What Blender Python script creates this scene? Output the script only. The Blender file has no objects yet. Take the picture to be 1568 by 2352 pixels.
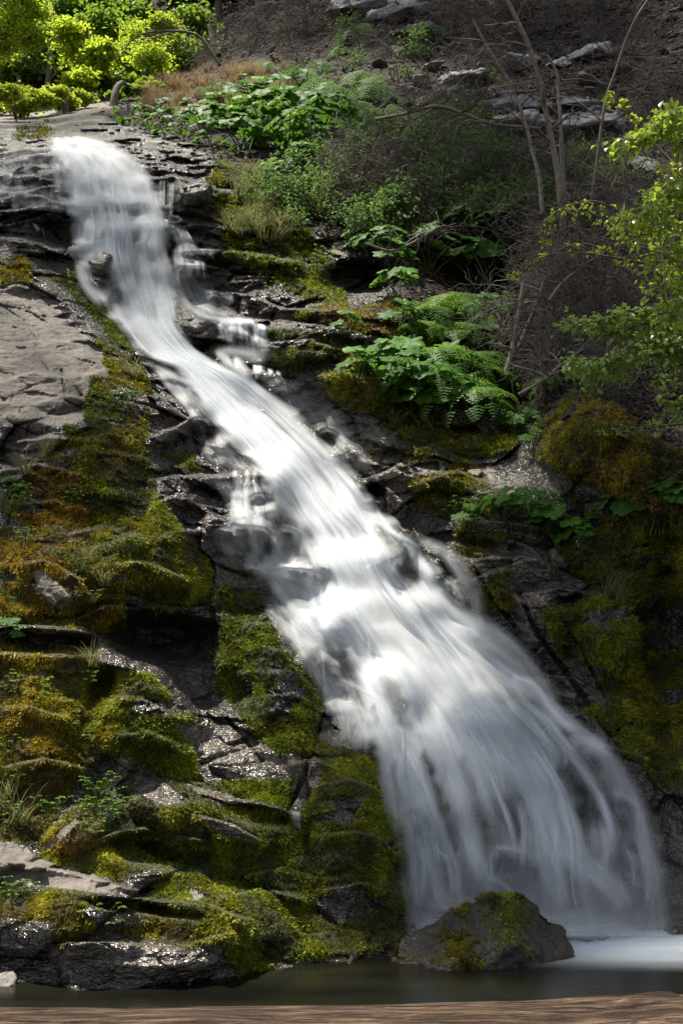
import bpy, math, random
import numpy as np

# ------------------------------------------------------------------ camera, world, sun, exposure
scene = bpy.context.scene
COL = scene.collection
R = math.radians
W, H = 1568.0, 2352.0            # image size in pixels: photograph coordinates used to look up bearings
FL = 0.972 * H
PITCH = R(12)
CAMZ = 1.5
cam_d = bpy.data.cameras.new("camera")
cam = bpy.data.objects.new("camera", cam_d)
COL.objects.link(cam)
cam.location = (0, 0, CAMZ)
cam.rotation_euler = (R(90) + PITCH, 0, 0)
cam_d.sensor_fit = 'VERTICAL'
cam_d.sensor_height = 36
cam_d.lens = 0.972 * 36
cam_d.clip_end = 2000
cam_d.dof.use_dof = True
cam_d.dof.focus_distance = 10.5
cam_d.dof.aperture_fstop = 24
scene.camera = cam

SUN_DIR = np.array((-0.30, 0.0, 0.95)); SUN_DIR /= np.linalg.norm(SUN_DIR)
world = bpy.data.worlds.new("World")
scene.world = world
world.use_nodes = True
wn = world.node_tree
bg = wn.nodes["Background"]
sky = wn.nodes.new("ShaderNodeTexSky")
sky.sky_type = 'NISHITA'
sky.sun_disc = False
sky.sun_elevation = math.asin(SUN_DIR[2])
sky.sun_rotation = math.atan2(SUN_DIR[0], SUN_DIR[1])
hs_ = wn.nodes.new("ShaderNodeHueSaturation")      # less saturated sky, so its fill light stays neutral
hs_.inputs["Saturation"].default_value = 0.45
wn.links.new(sky.outputs[0], hs_.inputs["Color"])
wn.links.new(hs_.outputs[0], bg.inputs[0])
bg.inputs[1].default_value = 0.08
sd = bpy.data.lights.new("sun", 'SUN')
sd.energy = 5.0
sd.angle = R(2.0)
sd.color = (1.0, 0.94, 0.82)
sun = bpy.data.objects.new("sun", sd)
COL.objects.link(sun)
from mathutils import Vector
sun.rotation_euler = Vector(SUN_DIR).to_track_quat('Z', 'Y').to_euler()
sun.location = (0, 5, 40)
scene.view_settings.view_transform = 'Standard'
scene.view_settings.look = 'None'
scene.view_settings.gamma = 1
scene.view_settings.exposure = 1.0
scene.render.engine = 'CYCLES'
cy = scene.cycles
cy.use_denoising = True
cy.max_bounces = 8
cy.diffuse_bounces = 3
cy.glossy_bounces = 3
cy.transmission_bounces = 4
cy.transparent_max_bounces = 40
cy.sample_clamp_indirect = 5
cy.sample_clamp_direct = 12

random.seed(5)
rng = np.random.default_rng(11)

# ------------------------------------------------------------------ small numerical helpers
def bearing(px, py):
    """direction (x/y, z/y) of the sight line for an image position"""
    a = (np.asarray(px, float) - W / 2) / FL
    b = (H / 2 - np.asarray(py, float)) / FL
    y = math.cos(PITCH) - b * math.sin(PITCH)
    z = math.sin(PITCH) + b * math.cos(PITCH)
    return a / y, z / y

def hsh(ix, iy, iz, seed):
    h = (ix.astype(np.uint32) * np.uint32(374761393) + iy.astype(np.uint32) * np.uint32(668265263)
         + iz.astype(np.uint32) * np.uint32(2147483647) + np.uint32(seed * 974711 + 12345))
    h = (h ^ (h >> np.uint32(13))) * np.uint32(1274126177)
    h = (h ^ (h >> np.uint32(15))) * np.uint32(2246822519)
    return (h ^ (h >> np.uint32(16)))

def rnd(ix, iy, iz, seed):
    return hsh(ix, iy, iz, seed).astype(np.float64) / 4294967295.0

def noise(p, seed=0):
    """smooth value noise in -1..1, p (N,3)"""
    f = np.floor(p).astype(np.int64)
    t = p - f
    t = t * t * t * (t * (t * 6 - 15) + 10)
    out = 0
    for dx in (0, 1):
        wx = t[:, 0] if dx else 1 - t[:, 0]
        for dy in (0, 1):
            wy = t[:, 1] if dy else 1 - t[:, 1]
            for dz in (0, 1):
                wz = t[:, 2] if dz else 1 - t[:, 2]
                out = out + wx * wy * wz * rnd(f[:, 0] + dx, f[:, 1] + dy, f[:, 2] + dz, seed)
    return out * 2 - 1

def fbm(p, octs=4, seed=0, gain=0.5):
    a, s, tot = 1.0, 0, 0
    q = p.copy()
    for i in range(octs):
        s = s + a * noise(q, seed + i * 7)
        tot += a
        a *= gain
        q = q * 2.03 + 17.1
    return s / tot

def worley(p, seed=0):
    """nearest cell: distance f1, f2, cell random value, tilt plane value"""
    f = np.floor(p).astype(np.int64)
    n = len(p)
    d1 = np.full(n, 9.0); d2 = np.full(n, 9.0)
    val = np.zeros(n); tilt = np.zeros(n)
    for dx in (-1, 0, 1):
        for dy in (-1, 0, 1):
            for dz in (-1, 0, 1):
                cx, cy_, cz = f[:, 0] + dx, f[:, 1] + dy, f[:, 2] + dz
                h = hsh(cx, cy_, cz, seed)
                ox = (h & np.uint32(1023)) / 1023.0
                oy = ((h >> np.uint32(10)) & np.uint32(1023)) / 1023.0
                oz = ((h >> np.uint32(20)) & np.uint32(1023)) / 1023.0
                vx, vy, vz = p[:, 0] - cx - ox, p[:, 1] - cy_ - oy, p[:, 2] - cz - oz
                d = np.sqrt(vx * vx + vy * vy + vz * vz)
                closer = d < d1
                d2 = np.where(closer, d1, np.minimum(d2, d))
                d1 = np.where(closer, d, d1)
                val = np.where(closer, oy * 1.7 % 1.0, val)
                tilt = np.where(closer, vx * (ox - .5) * 2 + vz * (oz - .5) * 2, tilt)
    return d1, d2, val, tilt

def sstep(a, b, x):
    t = np.clip((x - a) / (b - a), 0, 1)
    return t * t * (3 - 2 * t)

def poly_sdf(px, py, poly):
    """signed distance (inside positive) to a polygon in image coordinates"""
    poly = np.asarray(poly, float)
    best = np.full(px.shape, 1e9)
    inside = np.zeros(px.shape, bool)
    n = len(poly)
    for i in range(n):
        x0, y0 = poly[i]; x1, y1 = poly[(i + 1) % n]
        ex, ey = x1 - x0, y1 - y0
        t = np.clip(((px - x0) * ex + (py - y0) * ey) / (ex * ex + ey * ey + 1e-9), 0, 1)
        best = np.minimum(best, np.hypot(px - x0 - t * ex, py - y0 - t * ey))
        if y0 != y1:
            c = ((y0 > py) != (y1 > py)) & (px < (x1 - x0) * (py - y0) / (y1 - y0) + x0)
            inside ^= c
    return np.where(inside, best, -best)

def mesh_np(name, verts, faces, mat=None, uv=None, attrs=None, smooth=True, parent=None, link=True):
    """verts (N,3), faces (M,k) with constant k -> one linked mesh object"""
    verts = np.ascontiguousarray(verts, np.float32); faces = np.ascontiguousarray(faces, np.int32)
    me = bpy.data.meshes.new(name)
    k = faces.shape[1]
    me.vertices.add(len(verts)); me.vertices.foreach_set("co", verts.ravel())
    me.loops.add(faces.size); me.loops.foreach_set("vertex_index", faces.ravel())
    me.polygons.add(len(faces))
    me.polygons.foreach_set("loop_start", np.arange(0, faces.size, k, dtype=np.int32))
    me.polygons.foreach_set("loop_total", np.full(len(faces), k, np.int32))
    me.polygons.foreach_set("use_smooth", np.full(len(faces), smooth, bool))
    me.update(calc_edges=True)
    if uv is not None:
        l = me.uv_layers.new(name="UVMap")
        l.data.foreach_set("uv", np.ascontiguousarray(uv[faces.ravel()], np.float32).ravel())
    for an, av in (attrs or {}).items():
        av = np.ascontiguousarray(av, np.float32)
        if av.ndim == 1:
            a = me.attributes.new(an, 'FLOAT', 'POINT'); a.data.foreach_set("value", av)
        else:
            a = me.attributes.new(an, 'FLOAT_COLOR', 'POINT'); a.data.foreach_set("color", av.ravel())
    if mat: me.materials.append(mat)
    o = bpy.data.objects.new(name, me)
    if link: COL.objects.link(o)
    if parent: o.parent = parent
    return o

def grid_faces(nu, nv):
    i = np.arange(nv - 1)[:, None] * nu + np.arange(nu - 1)[None, :]
    i = i.ravel()
    return np.stack([i, i + 1, i + nu + 1, i + nu], 1)

def tag(o, label=None, cat=None, group=None, kind=None):
    if label: o["label"] = label
    if cat: o["category"] = cat
    if group: o["group"] = group
    if kind: o["kind"] = kind
    return o

def empty(name, loc=(0, 0, 0), rz=0.0):
    o = bpy.data.objects.new(name, None)
    o.empty_display_size = 0.2
    COL.objects.link(o)
    o.location = loc; o.rotation_euler = (0, 0, rz)
    return o

def copy_thing(o, parent=None):
    c = o.copy(); COL.objects.link(c)
    if parent is not None:
        c.parent = parent
    for ch in o.children:
        copy_thing(ch, c)
    return c

# ------------------------------------------------------------------ materials
class NT:
    def __init__(s, name):
        s.m = bpy.data.materials.new(name); s.m.use_nodes = True
        s.t = s.m.node_tree; s.t.nodes.clear()
        s.out = s.t.nodes.new("ShaderNodeOutputMaterial")
    def n(s, typ, inp=None, **kw):
        nd = s.t.nodes.new("ShaderNode" + typ)
        for k, v in kw.items(): setattr(nd, k, v)
        for k, v in (inp or {}).items():
            s.set(nd.inputs[k], v)
        return nd
    def set(s, sock, v):
        if isinstance(v, bpy.types.NodeSocket): s.t.links.new(v, sock)
        elif isinstance(v, bpy.types.Node): s.t.links.new(v.outputs[0], sock)
        elif isinstance(v, (tuple, list)) and len(v) == 3 and sock.type == 'RGBA': sock.default_value = (*v, 1)
        else: sock.default_value = v
    def math(s, op, a, b=0.0, clamp=False):
        return s.n("Math", {0: a, 1: b}, operation=op, use_clamp=clamp).outputs[0]
    def mix(s, f, a, b, blend='MIX'):
        nd = s.t.nodes.new("ShaderNodeMix"); nd.data_type = 'RGBA'; nd.blend_type = blend
        s.set(nd.inputs[0], f); s.set(nd.inputs[6], a); s.set(nd.inputs[7], b)
        return nd.outputs[2]
    def noise(s, scale, detail=4, vec=None, rough=.55, dist=0.0):
        nd = s.n("TexNoise", {"Scale": scale, "Detail": detail, "Roughness": rough, "Distortion": dist})
        if vec is not None: s.set(nd.inputs["Vector"], vec)
        return nd.outputs["Fac"]
    def ramp(s, f, stops):
        nd = s.t.nodes.new("ShaderNodeValToRGB"); el = nd.color_ramp.elements
        while len(el) < len(stops): el.new(0.5)
        for e, (p, c) in zip(el, stops):
            e.position = p
            e.color = (*c, 1) if isinstance(c, (tuple, list)) else (c, c, c, 1)
        s.set(nd.inputs[0], f)
        return nd.outputs[0]
    def attr(s, name):
        return s.n("Attribute", attribute_name=name)
    def pos(s, sc=(1, 1, 1), rot=(0, 0, 0)):
        g = s.n("NewGeometry").outputs["Position"]
        return s.n("Mapping", {"Vector": g, "Scale": sc, "Rotation": rot}).outputs[0]
    def obj(s, sc=(1, 1, 1)):
        g = s.n("TexCoord").outputs["Object"]
        return s.n("Mapping", {"Vector": g, "Scale": sc}).outputs[0]
    def bump(s, h, strength=.5, dist=.02):
        return s.n("Bump", {"Height": h, "Strength": strength, "Distance": dist}).outputs[0]
    def surf(s, sh):
        s.t.links.new(sh.outputs[0] if isinstance(sh, bpy.types.Node) else sh, s.out.inputs[0]); return s.m

def mat_ground():
    s = NT("rock_and_moss")
    P = s.pos()
    at = s.attr("cover"); sep = s.n("SeparateColor", {0: at.outputs["Color"]})
    moss, wet, dry = sep.outputs[0], sep.outputs[1], sep.outputs[2]
    at2 = s.attr("cover2"); sep2 = s.n("SeparateColor", {0: at2.outputs["Color"]})
    soil, orange, pale = sep2.outputs[0], sep2.outputs[1], sep2.outputs[2]
    n1 = s.noise(1.6, 6, P); n2 = s.noise(9, 6, P); n3 = s.noise(55, 4, P, .7)
    strat = s.noise(5, 5, s.pos((1, 1, 4), (0.25, 0.2, 0)), .6, .6)
    # rock
    rc = s.ramp(n2, [(.25, (.022, .018, .014)), (.5, (.055, .045, .035)), (.75, (.115, .098, .08))])
    rc = s.mix(s.ramp(strat, [(.4, 0.0), (.62, .55)]), rc, (.06, .045, .032))
    rc = s.mix(s.ramp(n3, [(.45, 0.0), (.7, .5)]), rc, (.14, .12, .10))
    dc = s.ramp(n2, [(.25, (.065, .053, .043)), (.5, (.16, .14, .12)), (.75, (.25, .225, .20))])
    dc = s.mix(s.ramp(n1, [(.45, 0.0), (.7, .6)]), dc, (.11, .09, .075))
    dc = s.mix(s.ramp(n3, [(.5, 0.0), (.68, .45)]), dc, (.07, .062, .055))
    col = s.mix(dry, rc, dc)
    pc = s.ramp(n2, [(.2, (.09, .07, .052)), (.6, (.2, .165, .13)), (.85, (.30, .26, .22))])
    col = s.mix(pale, col, pc)
    col = s.mix(s.math('MULTIPLY', wet, .22), col, (.02, .02, .022))
    # soil
    sc_ = s.ramp(s.noise(22, 6, P, .7), [(.3, (.006, .004, .003)), (.5, (.012, .0082, .0055)), (.66, (.034, .024, .017)), (.8, (.08, .064, .05))])
    sc_ = s.mix(s.ramp(n1, [(.45, 0.), (.6, .6)]), sc_, (.04, .02, .010))
    sc_ = s.mix(s.math('MULTIPLY', orange, .8), sc_, s.ramp(s.noise(40, 4, P, .7), [(.35, (.05, .025, .012)), (.7, (.26, .14, .08))]))
    col = s.mix(soil, col, sc_)
    # moss
    mg = s.ramp(n2, [(.3, (.022, .032, .004)), (.5, (.07, .095, .009)), (.75, (.15, .185, .016))])
    mo = s.ramp(n2, [(.3, (.05, .022, .004)), (.5, (.13, .065, .010)), (.75, (.22, .13, .018))])
    mc = s.mix(orange, mg, mo)
    mc = s.mix(s.ramp(n3, [(.4, .6), (.6, 0.0)]), mc, (.008, .010, .003))
    edge = s.math('ADD', moss, s.math('MULTIPLY', s.math('SUBTRACT', s.noise(30, 5, P, .65), .5), 1.6))
    mf = s.ramp(edge, [(.42, 0.), (.56, 1.)])
    col = s.mix(mf, col, mc)
    # roughness
    wr = s.ramp(n3, [(.3, .13), (.7, .30)])
    ro = s.n("Mix", {0: wet, 2: .75, 3: wr}).outputs[0]
    ro = s.n("Mix", {0: mf, 2: ro, 3: .85}).outputs[0]
    ro = s.n("Mix", {0: soil, 2: ro, 3: .9}).outputs[0]
    # bump
    vor = s.n("TexVoronoi", {"Vector": s.pos((1, 1, 1.6)), "Scale": 19.0}, feature='DISTANCE_TO_EDGE').outputs[0]
    h = s.math('ADD', s.math('MULTIPLY', s.noise(20, 2, P, .5), 1.0), s.math('MULTIPLY', s.noise(6, 4, s.pos((1, 1, 3)), .55), 1.6))
    h = s.math('ADD', h, s.math('MULTIPLY', s.math('MINIMUM', vor, .1), 1.0))
    h = s.math('ADD', h, s.math('MULTIPLY', mf, s.math('MULTIPLY', s.noise(90, 2, P, .7), 1.0)))
    bs = s.math('SUBTRACT', 1.0, s.math('MULTIPLY', dry, .55))
    b = s.n("Bump", {"Height": h, "Strength": bs, "Distance": .05}).outputs[0]
    bsdf = s.n("BsdfPrincipled", {"Base Color": col, "Roughness": ro, "Normal": b,
               "Specular IOR Level": s.n("Mix", {0: wet, 2: .3, 3: 1.0}).outputs[0]})
    return s.surf(bsdf)

def mat_fall():
    s = NT("falling_water")
    uv = s.n("UVMap", uv_map="UVMap").outputs[0]
    d = s.attr("dens").outputs["Fac"]
    st = s.noise(1, 5, s.n("Mapping", {"Vector": uv, "Scale": (1.0, 1.0, 1)}).outputs[0], .55, .25)
    st2 = s.noise(1, 4, s.n("Mapping", {"Vector": uv, "Scale": (3.1, 2.2, 1)}).outputs[0], .6, .3)
    k = s.math('ADD', s.math('MULTIPLY', s.math('SUBTRACT', st, .5), 1.15), s.math('MULTIPLY', s.math('SUBTRACT', st2, .5), .35))
    # streaks matter most where the water is thin
    thin = s.math('SUBTRACT', 1.25, d)
    a = s.math('MULTIPLY', d, s.math('MAXIMUM', 0.0, s.math('ADD', 1.0, s.math('MULTIPLY', s.math('MULTIPLY', k, thin), s.math('ADD', 1.0, s.math('MULTIPLY', thin, 1.5))))))
    a = s.math('MINIMUM', s.math('MAXIMUM', a, 0.0), .985)
    dif = s.n("BsdfDiffuse", {"Color": (.86, .88, .90)})
    trl = s.n("BsdfTranslucent", {"Color": (.80, .86, .92)})
    body = s.n("MixShader", {0: .4, 1: dif.outputs[0], 2: trl.outputs[0]})
    mx = s.n("MixShader", {0: a, 1: s.n("BsdfTransparent").outputs[0], 2: body.outputs[0]})
    return s.surf(mx)

def mat_pool():
    s = NT("pool_water")
    P = s.pos((1.0, 4.0, 1))
    f = s.attr("dens").outputs["Fac"]
    col = s.ramp(s.noise(.8, 3, P), [(.35, (.004, .004, .003)), (.65, (.010, .010, .006))])
    b = s.bump(s.noise(2.2, 2, P), .08, .05)
    wat = s.n("BsdfPrincipled", {"Base Color": col, "Roughness": .24, "Normal": b, "IOR": 1.33})
    foam = s.n("BsdfDiffuse", {"Color": (.72, .78, .84)})
    st = s.noise(1.0, 4, s.pos((.9, 9, 1)), .6, .3)
    fa = s.math('MULTIPLY', f, s.ramp(st, [(.3, .75), (.6, 1.0)]))
    return s.surf(s.n("MixShader", {0: fa, 1: wat.outputs[0], 2: foam.outputs[0]}))

MG = mat_ground(); MF = mat_fall(); MP = mat_pool()
# ------------------------------------------------------------------ the cliff: distances guessed at image points, then ledges, blocks and grain
CTRL = [ # image coordinates, guessed horizontal distance in metres
 (-500,2300,5.6),(0,2255,6.4),(450,2250,6.45),(700,2212,6.85),(900,2195,7.05),(1300,2150,7.6),(1568,2135,7.85),(2050,2150,7.2),
 (-500,1900,6.4),(0,2050,6.9),(300,2040,7.1),(600,2060,7.2),(800,2060,7.5),(960,2060,8.0),(1200,2100,8.15),(1450,2100,8.1),
 (0,1900,7.5),(250,1800,7.7),(600,1800,8.1),(850,1850,8.1),(1000,1850,8.75),(1200,1850,8.95),(1400,1850,8.7),(1568,1850,8.0),(2050,1800,6.8),
 (-500,1500,7.6),(0,1600,8.2),(300,1600,8.4),(600,1600,8.9),(800,1600,9.5),(1000,1600,9.8),(1200,1580,9.7),(1400,1600,9.3),(1568,1550,8.9),
 (0,1400,8.8),(300,1330,9.1),(500,1330,9.8),(700,1320,10.4),(950,1320,10.6),(1150,1300,10.3),(1350,1250,10.0),(1568,1250,9.3),(2050,1200,7.6),
 (-500,1100,8.9),(0,1120,9.8),(250,1050,10.1),(450,1050,11.0),(650,1080,11.4),(850,1060,11.5),(1000,1020,11.6),(1150,980,12.2),(1350,980,10.4),(1568,1000,9.9),
 (0,850,11.0),(200,820,11.4),(350,820,12.3),(500,850,12.6),(700,880,12.4),(900,800,12.7),(1150,780,13.8),(1400,750,12.8),(1568,750,12.2),(2050,800,9.5),
 (-500,700,11.5),(0,620,12.9),(150,640,13.3),(300,710,13.6),(450,690,13.8),(700,640,14.2),(900,560,15.4),(1200,560,15.8),(1568,500,15.0),
 (0,430,15.4),(250,430,15.6),(450,430,15.8),(700,430,16.8),(1000,380,18.5),(1300,300,20.5),(1568,250,21.0),(2050,400,16.0),
 (-500,400,15.5),(0,345,17.6),(150,318,18.2),(300,330,17.8),(500,320,18.6),(800,250,20.8),
 (-500,290,22),(0,290,21),(200,262,23),(300,235,25.5),(500,200,27),(750,120,29),(1050,60,29),(1400,0,30),(1568,-50,30),
 (-500,200,44),(0,200,42),(200,180,40),(400,120,38),(600,40,37),(900,-150,37),(1400,-250,36),(2050,-300,32),(2050,100,22),
 (-500,-350,60),(0,-350,58),(500,-350,52),(1000,-380,45),
]
C = np.array(CTRL, float)
def tps_fit(C):
    x = C[:, :2] / 500.0; v = np.log(C[:, 2])
    n = len(x)
    d = np.hypot(x[:, None, 0] - x[None, :, 0], x[:, None, 1] - x[None, :, 1])
    K = np.where(d > 0, d * d * np.log(d + 1e-12), 0) + np.eye(n) * 0.004
    A = np.zeros((n + 3, n + 3)); A[:n, :n] = K; A[:n, n] = 1; A[:n, n + 1:] = x; A[n, :n] = 1; A[n + 1:, :n] = x.T
    return x, np.linalg.solve(A, np.concatenate([v, [0, 0, 0]]))
TX, TW = tps_fit(C)
def tps(px, py):
    q = np.stack([px, py], 1) / 500.0
    out = np.full(len(q), TW[len(TX)]) + q @ TW[len(TX) + 1:]
    for i, (a, b) in enumerate(TX):
        d2 = (q[:, 0] - a) ** 2 + (q[:, 1] - b) ** 2
        out += TW[i] * 0.5 * d2 * np.log(d2 + 1e-12)
    return np.exp(out)

STEP = 2.7
def axis(lo, a, b, hi):
    mid = np.arange(a, b + STEP, STEP)
    left = [a]; s = STEP
    while left[-1] > lo: s = min(s * 1.06, 22); left.append(left[-1] - s)
    right = [mid[-1]]; s = STEP
    while right[-1] < hi: s = min(s * 1.06, 22); right.append(right[-1] + s)
    return np.concatenate([left[:0:-1], mid, right[1:]])
UX = axis(-620, -30, 1598, 2190)
UY = axis(-360, -30, 2330, 2760)
NU, NV = len(UX), len(UY)
GX, GY = np.meshgrid(UX, UY)
gx, gy = GX.ravel(), GY.ravel()
rx, rz = bearing(gx, gy)
Y0 = tps(gx, gy)
B0 = np.stack([rx * Y0, Y0, CAMZ + rz * Y0], 1)

wob = fbm(B0 * 1.3, 4, 3)            # irregular edges for everything laid on the cliff
wob2 = fbm(B0 * 3.1, 3, 9)
PXW = gx + wob * 26 + wob2 * 10
PYW = gy + fbm(B0 * 1.3 + 40, 4, 4) * 22 + fbm(B0 * 3.1 + 40, 3, 5) * 9

FALL = [ # left bank / right bank of the main body of falling water
 (105,316,200,311),(125,345,290,345),(150,400,350,405),(160,460,365,455),(168,520,380,520),(172,580,385,580),(190,630,400,640),
 (235,700,405,690),(280,755,410,745),(330,815,470,815),(400,840,560,870),(440,900,620,910),(480,950,690,965),(540,1020,760,1030),
 (600,1080,820,1100),(650,1170,870,1165),(700,1240,930,1230),(735,1320,990,1330),(750,1400,1100,1440),(795,1490,1180,1510),
 (830,1560,1260,1600),(870,1680,1350,1690),(895,1790,1440,1790),(925,1900,1490,1900),(945,2010,1510,2020),(962,2150,1525,2150)]
FA = np.array(FALL, float)
poly_fall = [(a, b) for a, b, _, _ in FALL] + [(c, d) for _, _, c, d in FALL[::-1]]
sd_fall = poly_sdf(gx, gy, poly_fall)
in_fall = sstep(-25, 25, sd_fall)

# soil slope at the upper right, above this line
SL = np.array([(-700,225),(0,236),(200,262),(330,300),(430,330),(520,400),(620,470),(760,560),(880,640),(1000,760),(1150,940),(1250,1000),(1400,1120),(1568,1180),(2300,1300)], float)
soil = sstep(-20, 25, np.interp(PXW, SL[:, 0], SL[:, 1]) - PYW)
rocky = 1 - soil * .75

def rock_relief(p, rk, fall):
    q = p + 0.25 * np.stack([fbm(p * .9, 3, 21), fbm(p * .9, 3, 22), fbm(p * .9, 3, 23)], 1)
    s = q @ np.array((.20, -.30, .93))
    out = 0
    for per, amp, sh in ((.85, .30, 0.), (.31, .10, .37)):
        k = s / per + sh + .55 * noise(p * np.array((.45, .45, .2)), 31)
        t = k - np.floor(k)
        saw = t ** 1.4 - sstep(.88, 1.0, t)
        v = .35 + .9 * np.clip(noise(np.stack([p[:, 0] * .8, p[:, 1] * .8, np.floor(k) * 3.3], 1), 33) + .4, 0, 1.4)
        out = out + amp * v * saw
    d1, d2, val, tl = worley(q * np.array((1.1, 1.1, 1.9)), 3)
    out = out + .26 * (val - .5) + .20 * tl - .05 * (1 - sstep(0, .10, d2 - d1))
    d1, d2, val, tl = worley(q * np.array((3.0, 3.0, 5.0)) + 9, 4)
    out = out + .085 * (val - .5) + .09 * tl - .012 * (1 - sstep(0, .12, d2 - d1))
    out = out * (1 - .6 * fall)
    out = out + .16 * fbm(p * .8, 3, 51) + .035 * fbm(p * 5.5, 4, 52) + .012 * fbm(p * 22, 3, 53)
    return out * rk

# ------------------------------------------------------------------ what covers the rock: moss, wet, dry, soil
MOSS = [ # polygon, strength, orange
 ([(495,440),(600,460),(700,520),(760,600),(775,705),(700,698),(620,640),(520,590)],.9,.1),
 ([(640,728),(760,705),(900,703),(970,740),(910,785),(760,752)],1,.85),([(610,755),(740,768),(745,835),(640,830)],1,.15),
 ([(735,785),(800,795),(900,862),(870,885),(800,850)],1,.95),([(715,850),(830,850),(900,880),(880,960),(780,935)],1,.35),
 ([(1240,965),(1330,885),(1430,930),(1490,1000),(1510,1110),(1420,1155),(1330,1120),(1250,1060)],.78,.6),([(1400,1040),(1980,1000),(1980,1200),(1450,1180)],.6,.6),
 ([(1320,1375),(1440,1355),(1480,1450),(1460,1570),(1330,1510)],1,.15),([(1360,1500),(1980,1500),(1980,1900),(1500,1800),(1400,1650)],.7,.2),
 ([(930,1110),(1060,1060),(1180,1150),(1060,1200),(960,1190)],.62,.4),([(830,1040),(1000,1020),(1160,1040),(1000,1080)],.6,.4),([(1040,1200),(1160,1210),(1120,1280),(1050,1260)],.7,.4),([(1240,1180),(1980,1200),(1980,1400),(1400,1380),(1280,1290)],.75,.35),([(1060,1300),(1180,1310),(1190,1400),(1120,1400)],.72,.3),([(1240,1400),(1330,1390),(1350,1520),(1280,1500)],.8,.2),([(1330,1600),(1420,1620),(1500,1760),(1440,1740)],.8,.2),([(860,960),(1200,1000),(1180,1050),(950,1050)],.85,.3),
 ([(200,880),(330,860),(350,1000),(365,1130),(480,1290),(475,1390),(350,1405),(230,1265),(150,1210),(200,1050)],1,.25),
 ([(215,870),(310,880),(300,950),(230,950)],1,.5),([(140,980),(300,990),(300,1110),(180,1120)],1,.45),
 ([(-300,1225),(180,1210),(290,1300),(280,1435),(160,1445),(-300,1425)],1,.75),([(180,1260),(290,1300),(230,1350),(160,1330)],1,.25),
 ([(-300,1500),(200,1490),(260,1550),(230,1700),(150,1850),(80,1950),(-300,1940)],1,.7),([(230,1540),(330,1540),(450,1640),(450,1790),(300,1760),(200,1720)],1,.1),
 ([(140,1600),(200,1560),(220,1640),(280,1660),(270,1740),(200,1760)],1,.45),
 ([(500,1370),(600,1350),(640,1480),(720,1580),(745,1680),(700,1790),(600,1700),(500,1560)],.95,.05),
 ([(240,1780),(380,1790),(520,1790),(700,1790),(750,1680),(850,1690),(935,1900),(935,2175),(690,2195),(560,2235),(520,2150),(300,2080),(100,2060),(90,1950),(170,1860)],.97,.15),
 ([(90,1950),(170,1855),(240,1880),(230,1950),(150,1985)],1,.8),([(-300,2020),(300,2060),(520,2150),(450,2175),(250,2150),(150,2190),(-300,2110)],.75,.45),
 ([(400,2090),(620,2060),(560,2160),(420,2130)],1,.3),([(280,1830),(400,1840),(440,1930),(320,1910)],1,.35),
 ([(110,620),(180,632),(255,720),(320,810),(270,800),(190,700)],.8,.05),([(230,770),(330,850),(340,920),(240,900)],.8,.6),([(360,1060),(450,1050),(460,1088),(360,1095)],1,.25),
 ([(0,595),(60,590),(70,650),(0,650)],.9,.7),([(40,300),(110,290),(120,316),(40,318)],.8,.6),([(470,350),(560,380),(520,440),(480,420)],.7,.2),
 ([(440,1340),(600,1340),(600,1400),(480,1430)],.55,.3),([(130,1000),(0,1160),(120,1250),(220,1180)],.6,.95)]
BARE = [([(-300,1925),(30,1940),(110,1980),(230,2008),(310,2045),(230,2050),(100,2035),(-300,2010)],'dry'),
 ([(275,1742),(350,1765),(430,1838),(375,1850),(280,1800)],'pale'),([(455,1868),(540,1888),(600,1932),(505,1922)],'pale'),([(100,1945),(170,1875),(180,1890),(110,1960)],'dry'),
 ([(385,1645),(560,1680),(665,1760),(600,1795),(450,1725)],'pale'),([(80,1305),(110,1300),(175,1375),(135,1405),(70,1350)],'dry'),([(240,1775),(300,1790),(300,1850),(260,1830)],'pale'),
 ([(400,1790),(540,1820),(690,1868),(640,1860),(500,1845)],'pale'),([(120,2180),(280,2160),(500,2190),(530,2235),(300,2245),(100,2230)],'pale'),([(0,2110),(120,2120),(140,2240),(0,2240)],'wet'),
 ([(675,1740),(735,1720),(740,1780),(690,1870),(660,1850)],'pale'),([(430,2050),(470,2045),(485,2065),(445,2070)],'dry')]
DRY = [[(-300,640),(60,655),(150,720),(255,830),(250,905),(190,965),(100,985),(-300,975)],[(-300,268),(245,228),(290,240),(100,300),(-300,318)],[(0,1010),(150,1000),(130,1120),(0,1150)],
       [(1060,1065),(1130,1085),(1120,1115),(1060,1100)],[(1130,1105),(1190,1115),(1180,1140),(1130,1130)],[(960,1060),(1020,1055),(1030,1080),(970,1085)],
       [(1130,235),(1250,225),(1250,262),(1140,268)],[(1130,290),(1440,280),(1440,340),(1150,340)],[(820,-60),(970,-60),(950,30),(840,30)]]
PALE = [[(60,585),(130,640),(190,720),(250,800),(290,830),(230,780),(120,690),(20,640)],[(640,860),(700,890),(790,960),(870,1060),(930,1160),(850,1110),(760,1020),(650,930)],[(740,930),(900,1000),(960,1090),(900,1130),(800,1030)],[(1050,1230),(1240,1220),(1330,1290),(1240,1340),(1080,1310)],
        [(1180,1360),(1260,1350),(1500,1700),(1460,1740),(1300,1600)],[(1240,1600),(1420,1640),(1568,1900),(1568,2000),(1450,1800)],[(470,1230),(640,1280),(760,1440),(850,1640),(760,1640),(600,1420),(470,1330)],
        [(520,690),(620,740),(620,860),(540,850)],[(440,560),(620,600),(700,640),(520,640)],[(760,1640),(850,1660),(860,1720),(780,1720)],[(390,690),(520,720),(500,790),(420,770)]]
moss = np.zeros(gx.shape); orange = np.zeros(gx.shape); wsum = np.full(gx.shape, 1e-6)
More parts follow.
